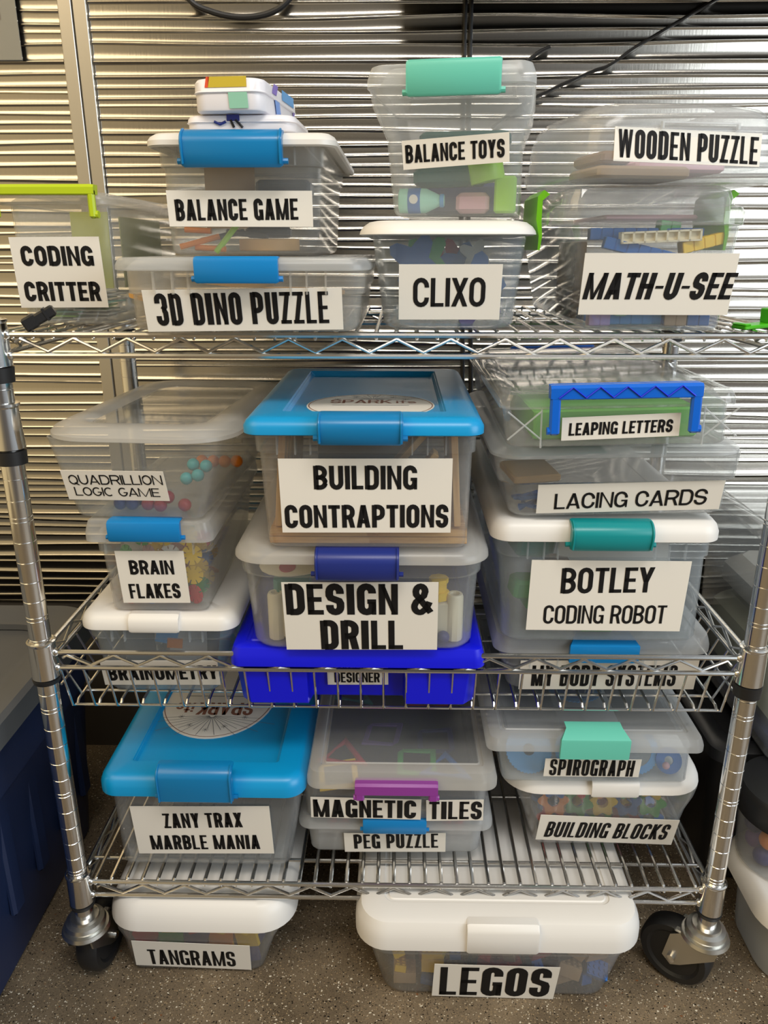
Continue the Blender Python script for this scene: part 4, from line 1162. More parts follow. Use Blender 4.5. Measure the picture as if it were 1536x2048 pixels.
# bricks with studs
def brick(nx, ny, h=0.0096):
    def f():
        p = 0.008
        mb = MB().box(0, nx * p, 0, ny * p, 0, h, bev=0.0004)
        for i in range(nx):
            for j in range(ny):
                mb.lathe([(0.0024, h - 0.0002), (0.0024, h + 0.0017), (0.0005, h + 0.0018)], ((i + .5) * p, (j + .5) * p, 0), 10)
        return mb
    return f
random.seed(9)
kinds = [(2, 4), (2, 2), (2, 6), (4, 2), (2, 8), (3, 2)]
bcols = ['red', 'blue', 'yellow', 'red', 'navy', 'darkgrey', 'crimson', 'green', 'white', 'tan']
d = SP['legos']
for iz in range(4):
    for iy in range(4):
        for ix in range(8):
            x = -0.142 + ix * 0.0385 + iz * 0.0012 - 0.002
            k = random.choice(kinds); c = random.choice(bcols)
            if ix <= 1 and iz in (1, 2) and iy == 0: c = 'yellow'
            if ix >= 6 and iz < 2 and iy == 0: c = 'tan' if ix == 6 else 'blue'
            big = (4, 3) if iy > 0 or random.random() < .5 else k
            o = KIT.get('toy_brick', c + str(big), brick(*big, h=0.0192 if random.random() < .35 else 0.0096), '%s studded toy brick in the wide clear box on the floor' % c, 'toy brick', '%s studded toy bricks' % c, PM[c])
            put(o, 'legos', (x, 0.012 + iy * 0.036, 0.005 + iz * 0.0225), (R_(-.5, .5) * (iz > 0), R_(-.4, .4) * (iz > 0), R_(-.35, .35)))

# tangram tiles
tri = lambda s: (lambda: MB().prism([(0, 0), (s, 0), (0, s)], -0.003, 0.003))
sq = lambda s: (lambda: MB().prism([(-s/2, -s/2), (s/2, -s/2), (s/2, s/2), (-s/2, s/2)], -0.003, 0.003))
hexa = lambda s: (lambda: MB().prism([(s * math.cos(i * PI / 3), s * math.sin(i * PI / 3)) for i in range(6)], -0.003, 0.003))
random.seed(4)
tc_ = ['red', 'yellow', 'navy', 'green', 'red', 'yellow', 'orange']
for iz in range(3):
    for iy in range(4):
        for ix in range(5):
            c = random.choice(tc_)
            f = random.choice([(hexa(0.0215), 'hexagon'), (sq(0.034), 'square'), (hexa(0.0225), 'hexagon')])
            if iz == 2 and iy == 0: c = ('red', 'yellow', 'crimson', 'yellow', 'yellow')[ix]; f = (hexa(0.0215), 'hexagon')
            if iz == 0 and iy == 0: c = ('navy', 'red', 'crimson', 'yellow', 'navy')[ix]
            o = KIT.get('pattern_tile', c + f[1] , f[0], '%s %s pattern tile in the TANGRAMS box' % (c, f[1]), 'puzzle tile', '%s %s pattern tiles' % (c, f[1]), PM[c])
            put(o, 'tangram', (-0.074 + ix * 0.037, 0.014 + iy * 0.026, 0.026 + iz * 0.028), (1.25 + R_(-.2, .2), R_(-.4, .4), R_(-.25, .25)))

# pegboard pegs, seen faintly
def peg():
    return MB().lathe([(0.0075, 0), (0.0078, 0.004), (0.004, 0.0045), (0.004, 0.018), (0.0015, 0.019)], (0, 0, 0), 14)
for i in range(6):
    for s in (-1, 1):
        o = KIT.get('peg', 'red', peg, 'red toy peg in the flat PEG PUZZLE box', 'toy peg', 'red toy pegs')
        put(o, 'peg', (s * (0.074 + 0.0165 * (i % 2)) , 0.02 + 0.018 * (i // 2), 0.032), (0.2, 0.3, 0))
o = MB().box(-0.11, 0.11, 0.0, 0.30, 0, 0.006, bev=0.001).build('peg_board', PM['white']); tag(o, 'white peg board lying in the flat PEG PUZZLE box', 'game board')
put(o, 'peg', (0, 0.010, 0.024))

# magnetic tile frames
def frame_tile(n, R, r):
    def f():
        mb = MB()
        a0 = PI / 2 if n == 3 else PI / 4
        pts = [(R * math.cos(a0 + 2*PI*i/n), R * math.sin(a0 + 2*PI*i/n), 0) for i in range(n)]
        mb.tube(pts, r, 8, closed=True)
        return mb
    return f
TL = [(3, 'red', (0.052, 0.215, 0.052)), (3, 'crimson', (-0.075, 0.075, 0.050)), (4, 'yellow', (-0.080, 0.040, 0.042)), (4, 'green', (0.030, 0.060, 0.050)), (3, 'blue', (0.07, 0.05, 0.048)),
      (4, 'purple', (-0.02, 0.14, 0.040)), (3, 'teal', (-0.07, 0.24, 0.045)), (4, 'navy', (0.06, 0.13, 0.036)), (3, 'orange', (0.0, 0.26, 0.046))]
for n, c, l in TL:
    o = frame_tile(n, 0.034 if n == 3 else 0.033, 0.0042)().build('magnet_tile', PM[c]); tag(o, '%s %s magnetic frame tile in the box with the purple handle' % (c, 'triangular' if n == 3 else 'square'), 'magnetic tile')
    put(o, 'magtile', l, (R_(-.1, .1), R_(-.1, .1), R_(-.2, .2)))
o = MB().box(-0.11, 0.11, 0, 0.30, 0, 0.020, bev=0.004).build('dark_bag', PM['darkgrey']); tag(o, 'dark folded bag under the magnetic frame tiles', 'bag')
put(o, 'magtile', (0, 0.012, 0.004))

# interlocking star connectors
def connector():
    mb = MB()
    n = 6; ro = 0.0195; ri = 0.0085
    outer = []; inner = []
    for i in range(36):
        a = 2 * PI * i / 36
        k = ro * (1.0 + 0.18 * math.cos(6 * a))
        outer.append((k * math.cos(a), k * math.sin(a))); inner.append((ri * math.cos(a), ri * math.sin(a)))
    z0, z1 = -0.004, 0.004
    rings = [[(x, y, z0) for x, y in inner], [(x, y, z0) for x, y in outer], [(x, y, z1) for x, y in outer], [(x, y, z1) for x, y in inner]]
    return mb.loft(rings, closed=True)
random.seed(12)
cc = ['red', 'blue', 'orange', 'yellow', 'green', 'blue', 'red']
for iz in range(3):
    for iy in range(3):
        for ix in range(5):
            c = random.choice(cc)
            if iz == 2 and iy == 0: c = ('blue', 'red', 'orange', 'green', 'yellow')[ix]
            if iz == 0 and iy == 0: c = ('red', 'blue', 'green', 'crimson', 'blue')[ix]
            o = KIT.get('star_connector', c, connector, '%s ring-shaped star connector in the BUILDING BLOCKS box' % c, 'building toy', '%s star connectors' % c)
            put(o, 'blocks', (-0.070 + ix * 0.0352, 0.026 + iy * 0.042, 0.025 + iz * 0.031), (R_(.8, 1.5) if iy == 0 else R_(0, 1.5), R_(-.3, .3), R_(-.4, .4)))

# drawing gears
def gear(R, hole):
    def f():
        n = 40
        o_ = []; i_ = []
        for i in range(n * 2):
            a = PI * i / n
            k = R * (1.0 if i % 2 else 0.95)
            o_.append((k * math.cos(a), k * math.sin(a))); i_.append((hole * math.cos(a), hole * math.sin(a)))
        return MB().loft([[(x, y, 0) for x, y in i_], [(x, y, 0) for x, y in o_], [(x, y, 0.002) for x, y in o_], [(x, y, 0.002) for x, y in i_]], closed=True)
    return f
for i, (R, h, c, l, rot) in enumerate([(0.032, 0.008, 'lightblue', (-0.085, 0.032, 0.028), 0.85), (0.030, 0.02, 'lightblue', (-0.02, 0.032, 0.027), 0.85), (0.034, 0.024, 'lightblue', (0.058, 0.034, 0.029), 0.8), (0.018, 0.006, 'blue', (0.103, 0.022, 0.020), 1.0),
                                       (0.04, 0.03, 'lightblue', (0.0, 0.15, 0.052), 0.0), (0.027, 0.018, 'blue', (0.0, 0.15, 0.050), 0.0), (0.016, 0.004, 'navy', (0.0, 0.15, 0.049), 0.0)]):
    o = gear(R, h)().build('drawing_gear', PM[c])
    where = ['at the front left', 'left of the latch', 'at the front right', 'in the front right corner', 'under the lid, the outermost', 'under the lid, the middle ring', 'under the lid, the smallest'][i]
    tag(o, '%s toothed drawing gear %s in the mint latched flat box' % ('blue' if c != 'navy' else 'navy', where), 'drawing gear')
    put(o, 'spiro', l, (rot, 0, 0))
o = MB().sphere((0, 0, 0), 0.005).build('knob_pin', PM['pink']); tag(o, 'tiny pink round pin in the box with the slanted mint latch', 'pin'); put(o, 'spiro', (0.095, 0.008, 0.022))
for i, x in enumerate((-0.078, 0.078)):
    o = MB().box(x - 0.036, x + 0.036, 0.03, 0.30, 0, 0.003).build('card_sheet', PM['grey']); tag(o, 'pale card sheet under the lid of the mint latched flat box, %s side' % ('left', 'right')[i], 'card'); put(o, 'spiro', (0, 0, 0.056))

# lacing card box, leaping case
def cord():
    mb = MB(); pts = []
    for i in range(60):
        a = i * 0.7
        pts.append((0.020 * math.cos(a) + 0.012 * math.sin(a * 0.37), 0.014 * math.sin(a * 1.1), 0.003 + 0.012 * (0.5 + 0.5 * math.sin(a * 0.53))))
    return mb.tube(pts, 0.0022, 6)
o = cord().build('lace', PM['blue']); tag(o, 'tangled blue lace in the LACING CARDS box', 'lace'); put(o, 'lacing', (-0.085, 0.03, 0.004))
o = cord().build('lace', PM['lightblue']); tag(o, 'lighter blue lace behind the label of the LACING CARDS box', 'lace'); put(o, 'lacing', (-0.04, 0.035, 0.003))
o = MB().box(-0.03, 0.03, 0, 0.06, 0, 0.01, bev=0.002).build('wooden_shape', M['wood']); tag(o, 'tan wooden lacing shape behind the blue lace', 'lacing shape'); put(o, 'lacing', (-0.078, 0.075, 0.018), (0.1, 0, 0.2))
o = MB().box(-0.06, 0.06, 0, 0.12, 0, 0.0025, bev=0.0006).build('lacing_card', PM['teal']); tag(o, 'teal card lying in the LACING CARDS box', 'card'); put(o, 'lacing', (-0.045, 0.11, 0.044), (0.05, 0, 0.1))
gm = mat('green_card', srgb('6fb653'), 0.55)
o = MB().box(-0.062, 0.112, 0, 0.16, 0, 0.032, bev=0.002).build('game_carton', gm); tag(o, 'bright green game carton inside the flat clear case with the blue handle', 'carton'); put(o, 'leaping', (-0.022, 0.022, 0.003), (0, 0, 0.02))

# botley box
for i, (c, l, s) in enumerate([('green', (-0.088, 0.022, 0.058), (0.034, 0.03, 0.026)), ('green', (-0.072, 0.03, 0.035), (0.03, 0.03, 0.02)), ('teal', (-0.075, 0.05, 0.105), (0.05, 0.05, 0.03)), ('brown', (-0.05, 0.03, 0.088), (0.03, 0.02, 0.02))]):
    o = MB().box(-s[0]/2, s[0]/2, 0, s[1], -s[2]/2, s[2]/2, bev=0.004).build('robot_part', PM[c]); tag(o, '%s robot toy part %s in the teal latched box' % (c, ['above the rest of the left side', 'low on the left', 'under the lid on the left', 'in the gap beside the white paper'][i]), 'toy part'); put(o, 'botley', l, (0.1, 0.1, 0.2))
o = MB().box(-0.05, 0.085, 0, 0.0015, 0, 0.11).build('paper_sheet', PM['white']); tag(o, 'white printed sheet standing in the teal latched box behind the label', 'paper'); put(o, 'botley', (0, 0.03, 0.018), (-0.12, 0, 0))
o = MB().box(-0.02, 0.02, 0, 0.02, 0, 0.006, bev=0.001).build('robot_card', PM['green']); tag(o, 'small green card on the floor of the teal latched box, below the label', 'card'); put(o, 'botley', (0, 0.02, 0.004))
o = MB().box(-0.09, 0.09, 0, 0.25, 0, 0.05, bev=0.01).build('game_carton', PM['grey']); tag(o, 'grey game carton in the box with the slanted blue latch', 'carton'); put(o, 'bodysys', (0, 0.03, 0.004))

# brainometry cards
for i, (x, c, w_) in enumerate([(-0.035, 'grey', 0.04), (0.022, 'white', 0.05), (0.042, 'darkgrey', 0.03)]):
    o = MB().box(-w_/2, w_/2, 0, 0.002, 0, 0.072).build('game_card', PM[c]); tag(o, '%s game card standing in the lowest box of the left basket stack' % c.replace('dark', 'dark '), 'card'); put(o, 'brainom', (x, 0.03 + 0.012 * i, 0.004), (-0.35, 0.12 * (i - 1), 0.1))
o = MB().box(-0.014, 0.014, 0, 0.001, 0, 0.03).build('card_tag', PM['lightblue']); tag(o, 'light blue card in the lowest box of the left basket stack', 'card'); put(o, 'brainom', (0.002, 0.018, 0.062), (-0.3, 0.2, 0))
o = MB().box(-0.010, 0.010, 0, 0.001, 0, 0.013).build('card_tag', PM['orange']); tag(o, 'small orange card below the light blue card', 'card'); put(o, 'brainom', (0.014, 0.016, 0.056), (-0.3, 0.05, 0))

# design and drill box
cream = PM['cream']
def drill_part(x, s, nm):
    m = MB()
    m.box(-0.030, 0.030, 0.012, 0.030, 0, 0.050, bev=0.003)
    m.lathe([(0.0085, -0.002), (0.0105, 0.0), (0.0105, 0.056), (0.009, 0.060), (0.006, 0.060), (0.006, 0.02), (0.001, 0.02)], (-0.032 * s, 0.018, 0), 10)
    o = m.build('drill_board', cream); tag(o, nm, 'toy part'); put(o, 'drill', (x, 0.008, 0.004))
drill_part(-0.074, 1, 'cream drilling board part left of the DESIGN label')
drill_part(0.080, -1, 'cream drilling board part right of the DESIGN label')
m = MB().lathe([(0.013, 0), (0.013, 0.010), (0.010, 0.011), (0.010, 0.020), (0.012, 0.021), (0.012, 0.027), (0.004, 0.028)], (0, 0, 0), 8)
o = m.build('toy_bolt', PM['yellow']); tag(o, 'yellow toy bolt above the cream part on the right of the navy latched box', 'toy bolt'); put(o, 'drill', (0.092, 0.030, 0.056))
o = MB().box(-0.022, 0.022, 0, 0.04, 0, 0.026, bev=0.006).build('toy_drill', PM['teal']); tag(o, 'teal toy drill body on the left of the navy latched box', 'toy drill'); put(o, 'drill', (-0.088, 0.030, 0.056))
pal = MB().prism([(0.034 * math.cos(a * PI / 10) * 1.5, 0.03 * math.sin(a * PI / 10)) for a in range(20)], 0, 0.002)
po = pal.build('paint_palette', PM['cream']); tag(po, 'cream game board with coloured spots under the lid of the navy latched box', 'game board'); put(po, 'drill', (-0.075, 0.040, 0.100), (0.25, -0.10, 0.2))
for i, (x, y, c) in enumerate([(-0.018, -0.012, 'crimson'), (0.014, -0.006, 'lilac'), (0.034, 0.006, 'orange')]):
    MB().lathe([(0.010, 0.0021), (0.010, 0.0032), (0.001, 0.0032)], (x, y, 0), 18).build('colour_spot', PM[c], po, label='%s spot' % c)
o = MB().box(-0.025, 0.025, 0, 0.04, 0, 0.014, bev=0.004).build('toy_part', PM['tan']); tag(o, 'tan toy part under the lid at the right of the navy latched box', 'toy part'); put(o, 'drill', (0.075, 0.035, 0.098), (0, 0.15, 0.2))
o = MB().sphere((0, 0, 0.008), 0.008).build('toy_bead', PM['navy']); tag(o, 'navy toy knob on the floor of the navy latched box', 'toy knob'); put(o, 'drill', (0.098, 0.012, 0.004))

# balance toys
def bottle():
    m = MB()
    X = Matrix.Rotation(PI / 2, 4, 'Y')
    m.lathe([(0.010, -0.026), (0.012, -0.025), (0.012, 0.002), (0.0075, 0.012), (0.0055, 0.016), (0.0055, 0.021), (0.002, 0.0212)], (0, 0, 0), 20, X)
    b = m.build('toy_bottle', PM['mint'])
    MB().lathe([(0.0121, -0.016), (0.0124, -0.0155), (0.0124, -0.0035), (0.0121, -0.003)], (0, 0, 0), 20, X).build('bottle_band', PM['blue'], b, label='blue band')
    MB().lathe([(0.0045, 0.0), (0.0045, 0.0008), (0.0005, 0.0009)], (-0.0095, -0.0127, 0.001), 16, Matrix.Rotation(PI / 2, 4, 'X')).build('bottle_dot', PM['white'], b, label='white dot')
    MB().lathe([(0.0062, 0.0165), (0.0066, 0.017), (0.0066, 0.020), (0.0062, 0.0205)], (0, 0, 0), 16, X).build('bottle_ring', PM['lightblue'], b, label='blue ring')
    return b
b = bottle(); tag(b, 'mint toy milk bottle lying in the BALANCE TOYS box', 'toy bottle'); put(b, 'baltoys', (-0.034, 0.018, 0.0155))
o = MB().box(-0.046, 0.030, 0, 0.022, 0, 0.020, bev=0.005).build('toy_block', PM['darkteal']); tag(o, 'dark teal rounded block under the BALANCE TOYS label', 'toy block'); put(o, 'baltoys', (0, 0.018, 0.029), (0, -0.02, 0))
o = MB().lathe([(0.017, 0), (0.0175, 0.001), (0.0175, 0.021), (0.017, 0.022)], (0, 0, 0), 26).build('toy_cylinder', PM['lime']); tag(o, 'lime green cylinder tilted against the right of the BALANCE TOYS box', 'toy block'); put(o, 'baltoys', (0.031, 0.020, 0.033), (0, -0.2, 0))
o = MB().box(-0.011, 0.011, 0, 0.02, 0, 0.035, bev=0.002).build('toy_block', PM['lime']); tag(o, 'lime green block in the lower right corner of the BALANCE TOYS box', 'toy block'); put(o, 'baltoys', (0.049, 0.012, 0.003))
o = MB().box(-0.017, 0.017, 0, 0.02, 0, 0.020, bev=0.004).build('toy_block', PM['pink']); tag(o, 'pale pink block beside the mint bottle', 'toy block'); put(o, 'baltoys', (0.016, 0.014, 0.003))
o = MB().box(-0.05, 0.04, 0, 0.02, 0, 0.032, bev=0.004).build('toy_block', PM['navy']); tag(o, 'dark blue block behind the mint bottle', 'toy block'); put(o, 'baltoys', (0.01, 0.058, 0.003))
o = MB().box(-0.02, 0.02, 0, 0.03, 0, 0.02, bev=0.006).build('toy_block', PM['brown']); tag(o, 'brown block behind the top edge of the BALANCE TOYS label', 'toy block'); put(o, 'baltoys', (-0.032, 0.05, 0.058), (0, 0, .2))
o = MB().box(-0.05, 0.05, 0, 0.05, 0, 0.012, bev=0.004).build('toy_tray', PM['darkteal']); tag(o, 'teal tray hanging under the lid of the BALANCE TOYS box', 'toy tray'); put(o, 'baltoys', (0.0, 0.09, 0.078))

# balance game
def rod(l, r): return lambda: MB().tube([(-l/2, 0, 0), (l/2, 0, 0)], r, 10)
for i, (c, l, loc, rot, w_) in enumerate([('orange', 0.045, (-0.052, 0.022, 0.014), (0, -0.25, 0.3), 'in the lower left corner'), ('orange', 0.035, (-0.040, 0.020, 0.007), (0, 0.05, -0.2), 'flat on the floor at the left'), ('orange', 0.03, (-0.055, 0.030, 0.026), (0, 0.05, -0.1), 'just under the label at the left'),
                                    ('lime', 0.04, (-0.020, 0.016, 0.018), (0, -0.85, 0), 'leaning under the label'), ('darkgrey', 0.05, (-0.03, 0.04, 0.020), (0, -0.2, 0.4), 'behind the green one'), ('darkgrey', 0.05, (0.0, 0.03, 0.022), (0, 0.1, -0.3), 'above the wooden disc')]):
    o = rod(l, 0.0032)().build('balance_rod', PM[c]); tag(o, '%s rod %s in the BALANCE GAME box' % ({'darkgrey': 'dark grey'}.get(c, c), w_), 'toy rod'); put(o, 'balgame', loc, rot)
o = MB().lathe([(0.033, 0), (0.034, 0.001), (0.034, 0.012), (0.033, 0.013)], (0, 0, 0), 32).build('wooden_disc', M['wood']); tag(o, 'pale wooden disc lying in the BALANCE GAME box', 'wooden disc'); put(o, 'balgame', (0.022, 0.045, 0.004))
o = MB().box(-0.025, 0.025, 0, 0.02, 0, 0.012, bev=0.003).build('toy_stand', PM['darkgrey']); tag(o, 'dark grey base on the wooden disc', 'toy base'); put(o, 'balgame', (0.022, 0.035, 0.018))
o = MB().box(-0.035, 0.030, 0, 0.05, 0, 0.018, bev=0.004).build('toy_case', PM['darkgrey']); tag(o, 'dark grey case behind the top edge of the BALANCE GAME label', 'toy case'); put(o, 'balgame', (0.034, 0.10, 0.066))
o = MB().box(-0.03, 0.03, 0, 0.002, 0, 0.07).build('game_card', PM['tan']); tag(o, 'tan card standing at the left of the BALANCE GAME box', 'card'); put(o, 'balgame', (-0.035, 0.12, 0.03), (-0.1, 0, 0.1))

# flexible tiles in the round white lid box
for i, (c, x, y, z, rot, s) in enumerate([('blue', 0.052, 0.020, 0.045, 0.15, 0.03), ('blue', -0.058, 0.030, 0.070, 0.5, 0.03), ('green', -0.035, 0.035, 0.075, 0.7, 0.026), ('crimson', -0.02, 0.05, 0.072, 0.2, 0.02), ('purple', 0.05, 0.03, 0.018, 0.4, 0.03), ('red', 0.015, 0.06, 0.076, -0.4, 0.02), ('white', 0.05, 0.05, 0.078, 0.5, 0.018), ('yellow', -0.056, 0.018, 0.044, 0.9, 0.015), ('teal', 0.0, 0.02, 0.008, 0.0, 0.026), ('blue', 0.028, 0.05, 0.066, .3, .024), ('purple', -0.05, 0.03, 0.03, .6, .022)]):
    o = MB().prism([(0.8 * s * (1 + 0.35 * math.cos(4 * a * PI / 12)) * math.cos(a * PI / 12), 0.8 * s * (1 + 0.35 * math.cos(4 * a * PI / 12)) * math.sin(a * PI / 12)) for a in range(24)], -0.001, 0.001).build('flexible_tile', PM[c])
    w_ = ['right of the label', 'high on the left', 'under the lid on the left', 'above the label, left', 'low on the right', 'above the label, middle', 'under the lid on the right', 'left of the label', 'on the floor of the box', 'above the label, right', 'low on the left'][i]
    tag(o, '%s flexible tile %s in the white lidded top shelf box' % (c, w_), 'flexible tile')
    put(o, 'clixo', (x * 0.62, y + 0.03, z * 0.8 + 0.012), (1.35 if i != 8 else 0.1, rot, 0))

# number rods
def unit_bar(n, h=0.012):
    def f():
        mb = MB()
        for i in range(n):
            mb.box(i * h, (i + 1) * h - 0.0008, 0, h, 0, h, bev=0.0008)
        mb.box(0, n * h - 0.001, 0.0008, h - 0.0008, 0.0008, h - 0.0008)
        return mb
    return f
def hollow_bar(n, h=0.0115):
    mb = MB()
    mb.box(0, n * h + 0.002, 0.004, h, 0, h)
    for i in range(n + 1): mb.box(i * h, i * h + 0.002, 0, 0.004, 0, h)
    for z in (0, h - 0.0018): mb.box(0, n * h + 0.002, 0, 0.004, z, z + 0.0018)
    return mb
o = hollow_bar(7).build('number_rod', PM['cream']); tag(o, 'cream number rod with seven open squares above the big white label', 'number rod'); put(o, 'math', (-0.038, 0.010, 0.086), (0, -0.04, 0.03))
BR = [('blue', 10, (-0.066, 0.030, 0.090), (0, 0.0, 0.02), 'top left, behind the cream rod'), ('blue', 8, (-0.055, 0.014, 0.082), (0, 0.22, 0), 'sloping down under the cream rod'), ('yellow', 4, (0.028, 0.014, 0.076), (0, -0.22, 0.2), 'right of the big label top'), ('lilac', 2, (0.010, 0.012, 0.074), (0, 1.5, 0), 'just above the label'), ('lightblue', 2, (0.024, 0.012, 0.074), (0, 1.5, 0.1), 'just above the label, beside the lilac one'),
      ('green', 2, (0.006, 0.030, 0.098), (0, 0.1, 0.2), 'highest, near the lid'), ('lilac', 2, (-0.064, 0.012, 0.004), (0, 0, 0.1), 'in the lower left corner'), ('mint', 1, (-0.036, 0.012, 0.014), (0, 0, 0.05), 'below the label'), ('lightblue', 6, (-0.040, 0.026, 0.004), (0, 0, 0), 'low, behind the mint cube'), ('tan', 2, (0.016, 0.014, 0.004), (0, 0, 0), 'on the floor in the middle'), ('blue', 2, (0.040, 0.014, 0.004), (0, 0, 0), 'in the lower right corner')]
for c, n, l, r, w_ in BR:
    o = unit_bar(n)().build('number_rod', PM[c]); tag(o, '%s number rod %s, in the stepped box' % ({'lightblue': 'light blue'}.get(c, c), w_), 'number rod'); put(o, 'math', l, r)
for i in range(3):
    o = KIT.get('number_rod', 'blue10', unit_bar(10), 'long blue number rod in the middle of the large clear box', 'number rod', 'long blue number rods', PM['blue']); put(o, 'math', (-0.062, 0.046 + 0.014 * i, 0.004 + 0.002), (0, 0, 0))
o = MB().box(-0.0, 0.012, 0, 0.10, 0, 0.085, bev=0.001)
for i in range(9):
    o.box(-0.0008, 0, 0.001, 0.099, 0.004 + i * 0.009, 0.0105 + i * 0.009)
o = o.build('number_block', PM['brown']); tag(o, 'brown ridged number block standing along the left side of the large clear box', 'number block'); put(o, 'math', (-0.064, 0.10, 0.004))
o = MB().box(-0.045, 0.055, 0, 0.16, 0, 0.006, bev=0.002).build('number_tray', PM['pink']); tag(o, 'pink tray pressed under the stepped clear lid', 'tray'); put(o, 'math', (0.0, 0.06, 0.110))

# wooden puzzle pieces
for i, (c, x, y, z) in enumerate([('tan', -0.02, 0.05, 0.006), ('pink', 0.03, 0.04, 0.008), ('brown', 0.0, 0.09, 0.024)]):
    o = MB().box(-0.05, 0.05, 0, 0.08, 0, 0.012, bev=0.003).build('puzzle_board', PM[c]); tag(o, '%s puzzle board inside the WOODEN PUZZLE tub' % c, 'puzzle'); put(o, 'wooden', (x, y + 0.03 * (i == 1), z + 0.006 * (i == 1)))

# zany, dino, critter
o = MB().box(-0.09, 0.09, 0, 0.25, 0, 0.06, bev=0.012).build('marble_run_bag', PM['grey']); tag(o, 'grey bag of marble run parts deep in the box on the bottom shelf', 'bag'); put(o, 'zany', (0.0, 0.07, 0.05))
for i, (c, x) in enumerate([('green', 0.055), ('crimson', -0.045), ('darkteal', 0.095)]):
    o = MB().tube([(0, 0, 0), (0, 0.10, 0)], 0.012, 14).build('track_tube', PM[c]); tag(o, '%s marble run tube under the large sky blue lid on the bottom shelf' % c.replace('dark', 'dark '), 'toy tube'); put(o, 'zany', (x, 0.02, 0.118))
for i, (x, y) in enumerate([(-0.085, 0.03), (0.06, 0.04), (-0.02, 0.10)]):
    o = MB().prism([(0.04 * math.cos(a) * (1 + .2 * math.sin(3 * a)), 0.02 * math.sin(a)) for a in [2*PI*k/18 for k in range(18)]], 0, 0.004).build('dino_piece', M['wood']); tag(o, 'wooden puzzle piece %s in the low wide top shelf box' % ['at the left', 'at the right', 'deep in the middle'][i], 'puzzle piece'); put(o, 'dino', (x, y, 0.03 + 0.006 * i), (0.1, 0.05, 0.3 * i))
random.seed(3)
for i in range(16):
    c = ('white', 'white', 'lime', 'white', 'mint')[i % 5]
    o = KIT.get('game_card', c, lambda: MB().box(-0.019, 0.019, 0, 0.05, 0, 0.0014), '%s game card in the pile at the bottom of the lime handled box' % c, 'card', '%s pile cards' % c)
    put(o, 'critter', (-0.014 + 0.030 * (i % 2) + R_(-.008, .008), 0.012 + R_(0, .006), 0.003 + 0.0021 * i), (0, R_(-.03, .03), R_(-.15, .15)))
o = MB().box(-0.010, 0.034, 0, 0.0015, 0, 0.085).build('rule_card', mat('lime_card', srgb('b9bb5c'), .6)); tag(o, 'olive green rule card standing in the lime handled box', 'card'); put(o, 'critter', (0.002, 0.05, 0.037), (-0.06, 0, 0))
o = MB().box(0, 0.0015, 0.0, 0.16, 0, 0.08).build('rule_card', mat('olive_card', srgb('a3a455'), .6)); tag(o, 'olive green card along the right side of the lime handled box', 'card'); put(o, 'critter', (0.043, 0.07, 0.037))

# two tins on the balance game lid
def tin(loc, yaw, label, patt, m0):
    root = empty('tin_box', loc, (0, 0, yaw)); tag(root, label, 'tin')
    hw, dp, h = patt
    ring = lambda z, i: rr(-hw + i, hw - i, i, dp - i, z, 0.014, 8)
    MB().loft([ring(0, .003), ring(.0015, .0006), ring(.003, 0), ring(h * .55, 0)]).build('tin_base', m0, root)
    MB().loft([ring(h * .55, -.0008), ring(h * .58, -.0016), ring(h * .62, -.0008), ring(h - .004, -.0006), ring(h - .001, .0012), ring(h, .004)]).build('tin_lid', m0, root)
    return root
def tin_paint(name, seedv, dim):
    m = mat(name, srgb('eeeaf0'), 0.3)
    nt = m.node_tree; N = nt.nodes.new; K = nt.links.new
    tc = N('ShaderNodeTexCoord'); v = N('ShaderNodeTexVoronoi'); v.inputs['Scale'].default_value = 26 if not dim else 14
    mp = N('ShaderNodeMapping'); mp.inputs['Location'].default_value = (seedv, seedv * .3, 0); mp.inputs['Scale'].default_value = (1, .8, .7)
    K(tc.outputs['Object'], mp.inputs[0]); K(mp.outputs[0], v.inputs['Vector'])
    sp = N('ShaderNodeSeparateColor'); K(v.outputs['Color'], sp.inputs[0])
    r = N('ShaderNodeValToRGB'); r.color_ramp.interpolation = 'CONSTANT'
    e = r.color_ramp.elements
    e[0].position = 0; e[0].color = (*srgb('eeeaf0'), 1); e[1].position = 0.30; e[1].color = (*srgb('7f6ac2'), 1)
    for p_, c_ in ((0.40, 'eeeaf0'), (0.55, '8cc3ac'), (0.66, '6f9fe0'), (0.76, 'f0eef4'), (0.88, 'e0a9a6')):
        q = e.new(p_); q.color = (*srgb(c_), 1)
    K(sp.outputs[0], r.inputs[0])
    if not dim: K(r.outputs[0], nt.nodes['Principled BSDF'].inputs['Base Color'])
    return m
zl = SP['balgame']['p'][2] + SP['balgame']['H'] + SP['balgame']['lh'] + 0.0005
plain = mat('white_tin', srgb('e9e6ea'), 0.3)
t1 = tin((-0.161, 0.030, zl), math.radians(-2), 'white tin lying flat on the BALANCE GAME lid under the patterned tin', (0.056, 0.105, 0.0167), plain)
pm = MB().box(-0.013, 0.0, -0.0012, -0.0006, 0.0105, 0.0165).build('printed_figure', PM['navy'], t1, label='navy printed figure')
MB().tube([(-0.026, -0.001, 0.010), (-0.020, -0.001, 0.0075), (-0.014, -0.001, 0.010)], 0.0014, 6).build('printed_mark', PM['navy'], t1, label='navy printed mark')
MB().tube([(-0.009, -0.001, 0.0115), (-0.006, -0.001, 0.0045)], 0.0013, 6).build('printed_leg', PM['black'], t1)
MB().tube([(-0.004, -0.001, 0.0115), (0.003, -0.001, 0.0045)], 0.0013, 6).build('printed_leg', PM['black'], t1)
t2 = tin((-0.170, 0.019, zl + 0.0172), math.radians(-6), 'tin with purple, mint, yellow and orange patches on the white tin', (0.036, 0.15, 0.031), plain)
hf = 0.038 * 0.58
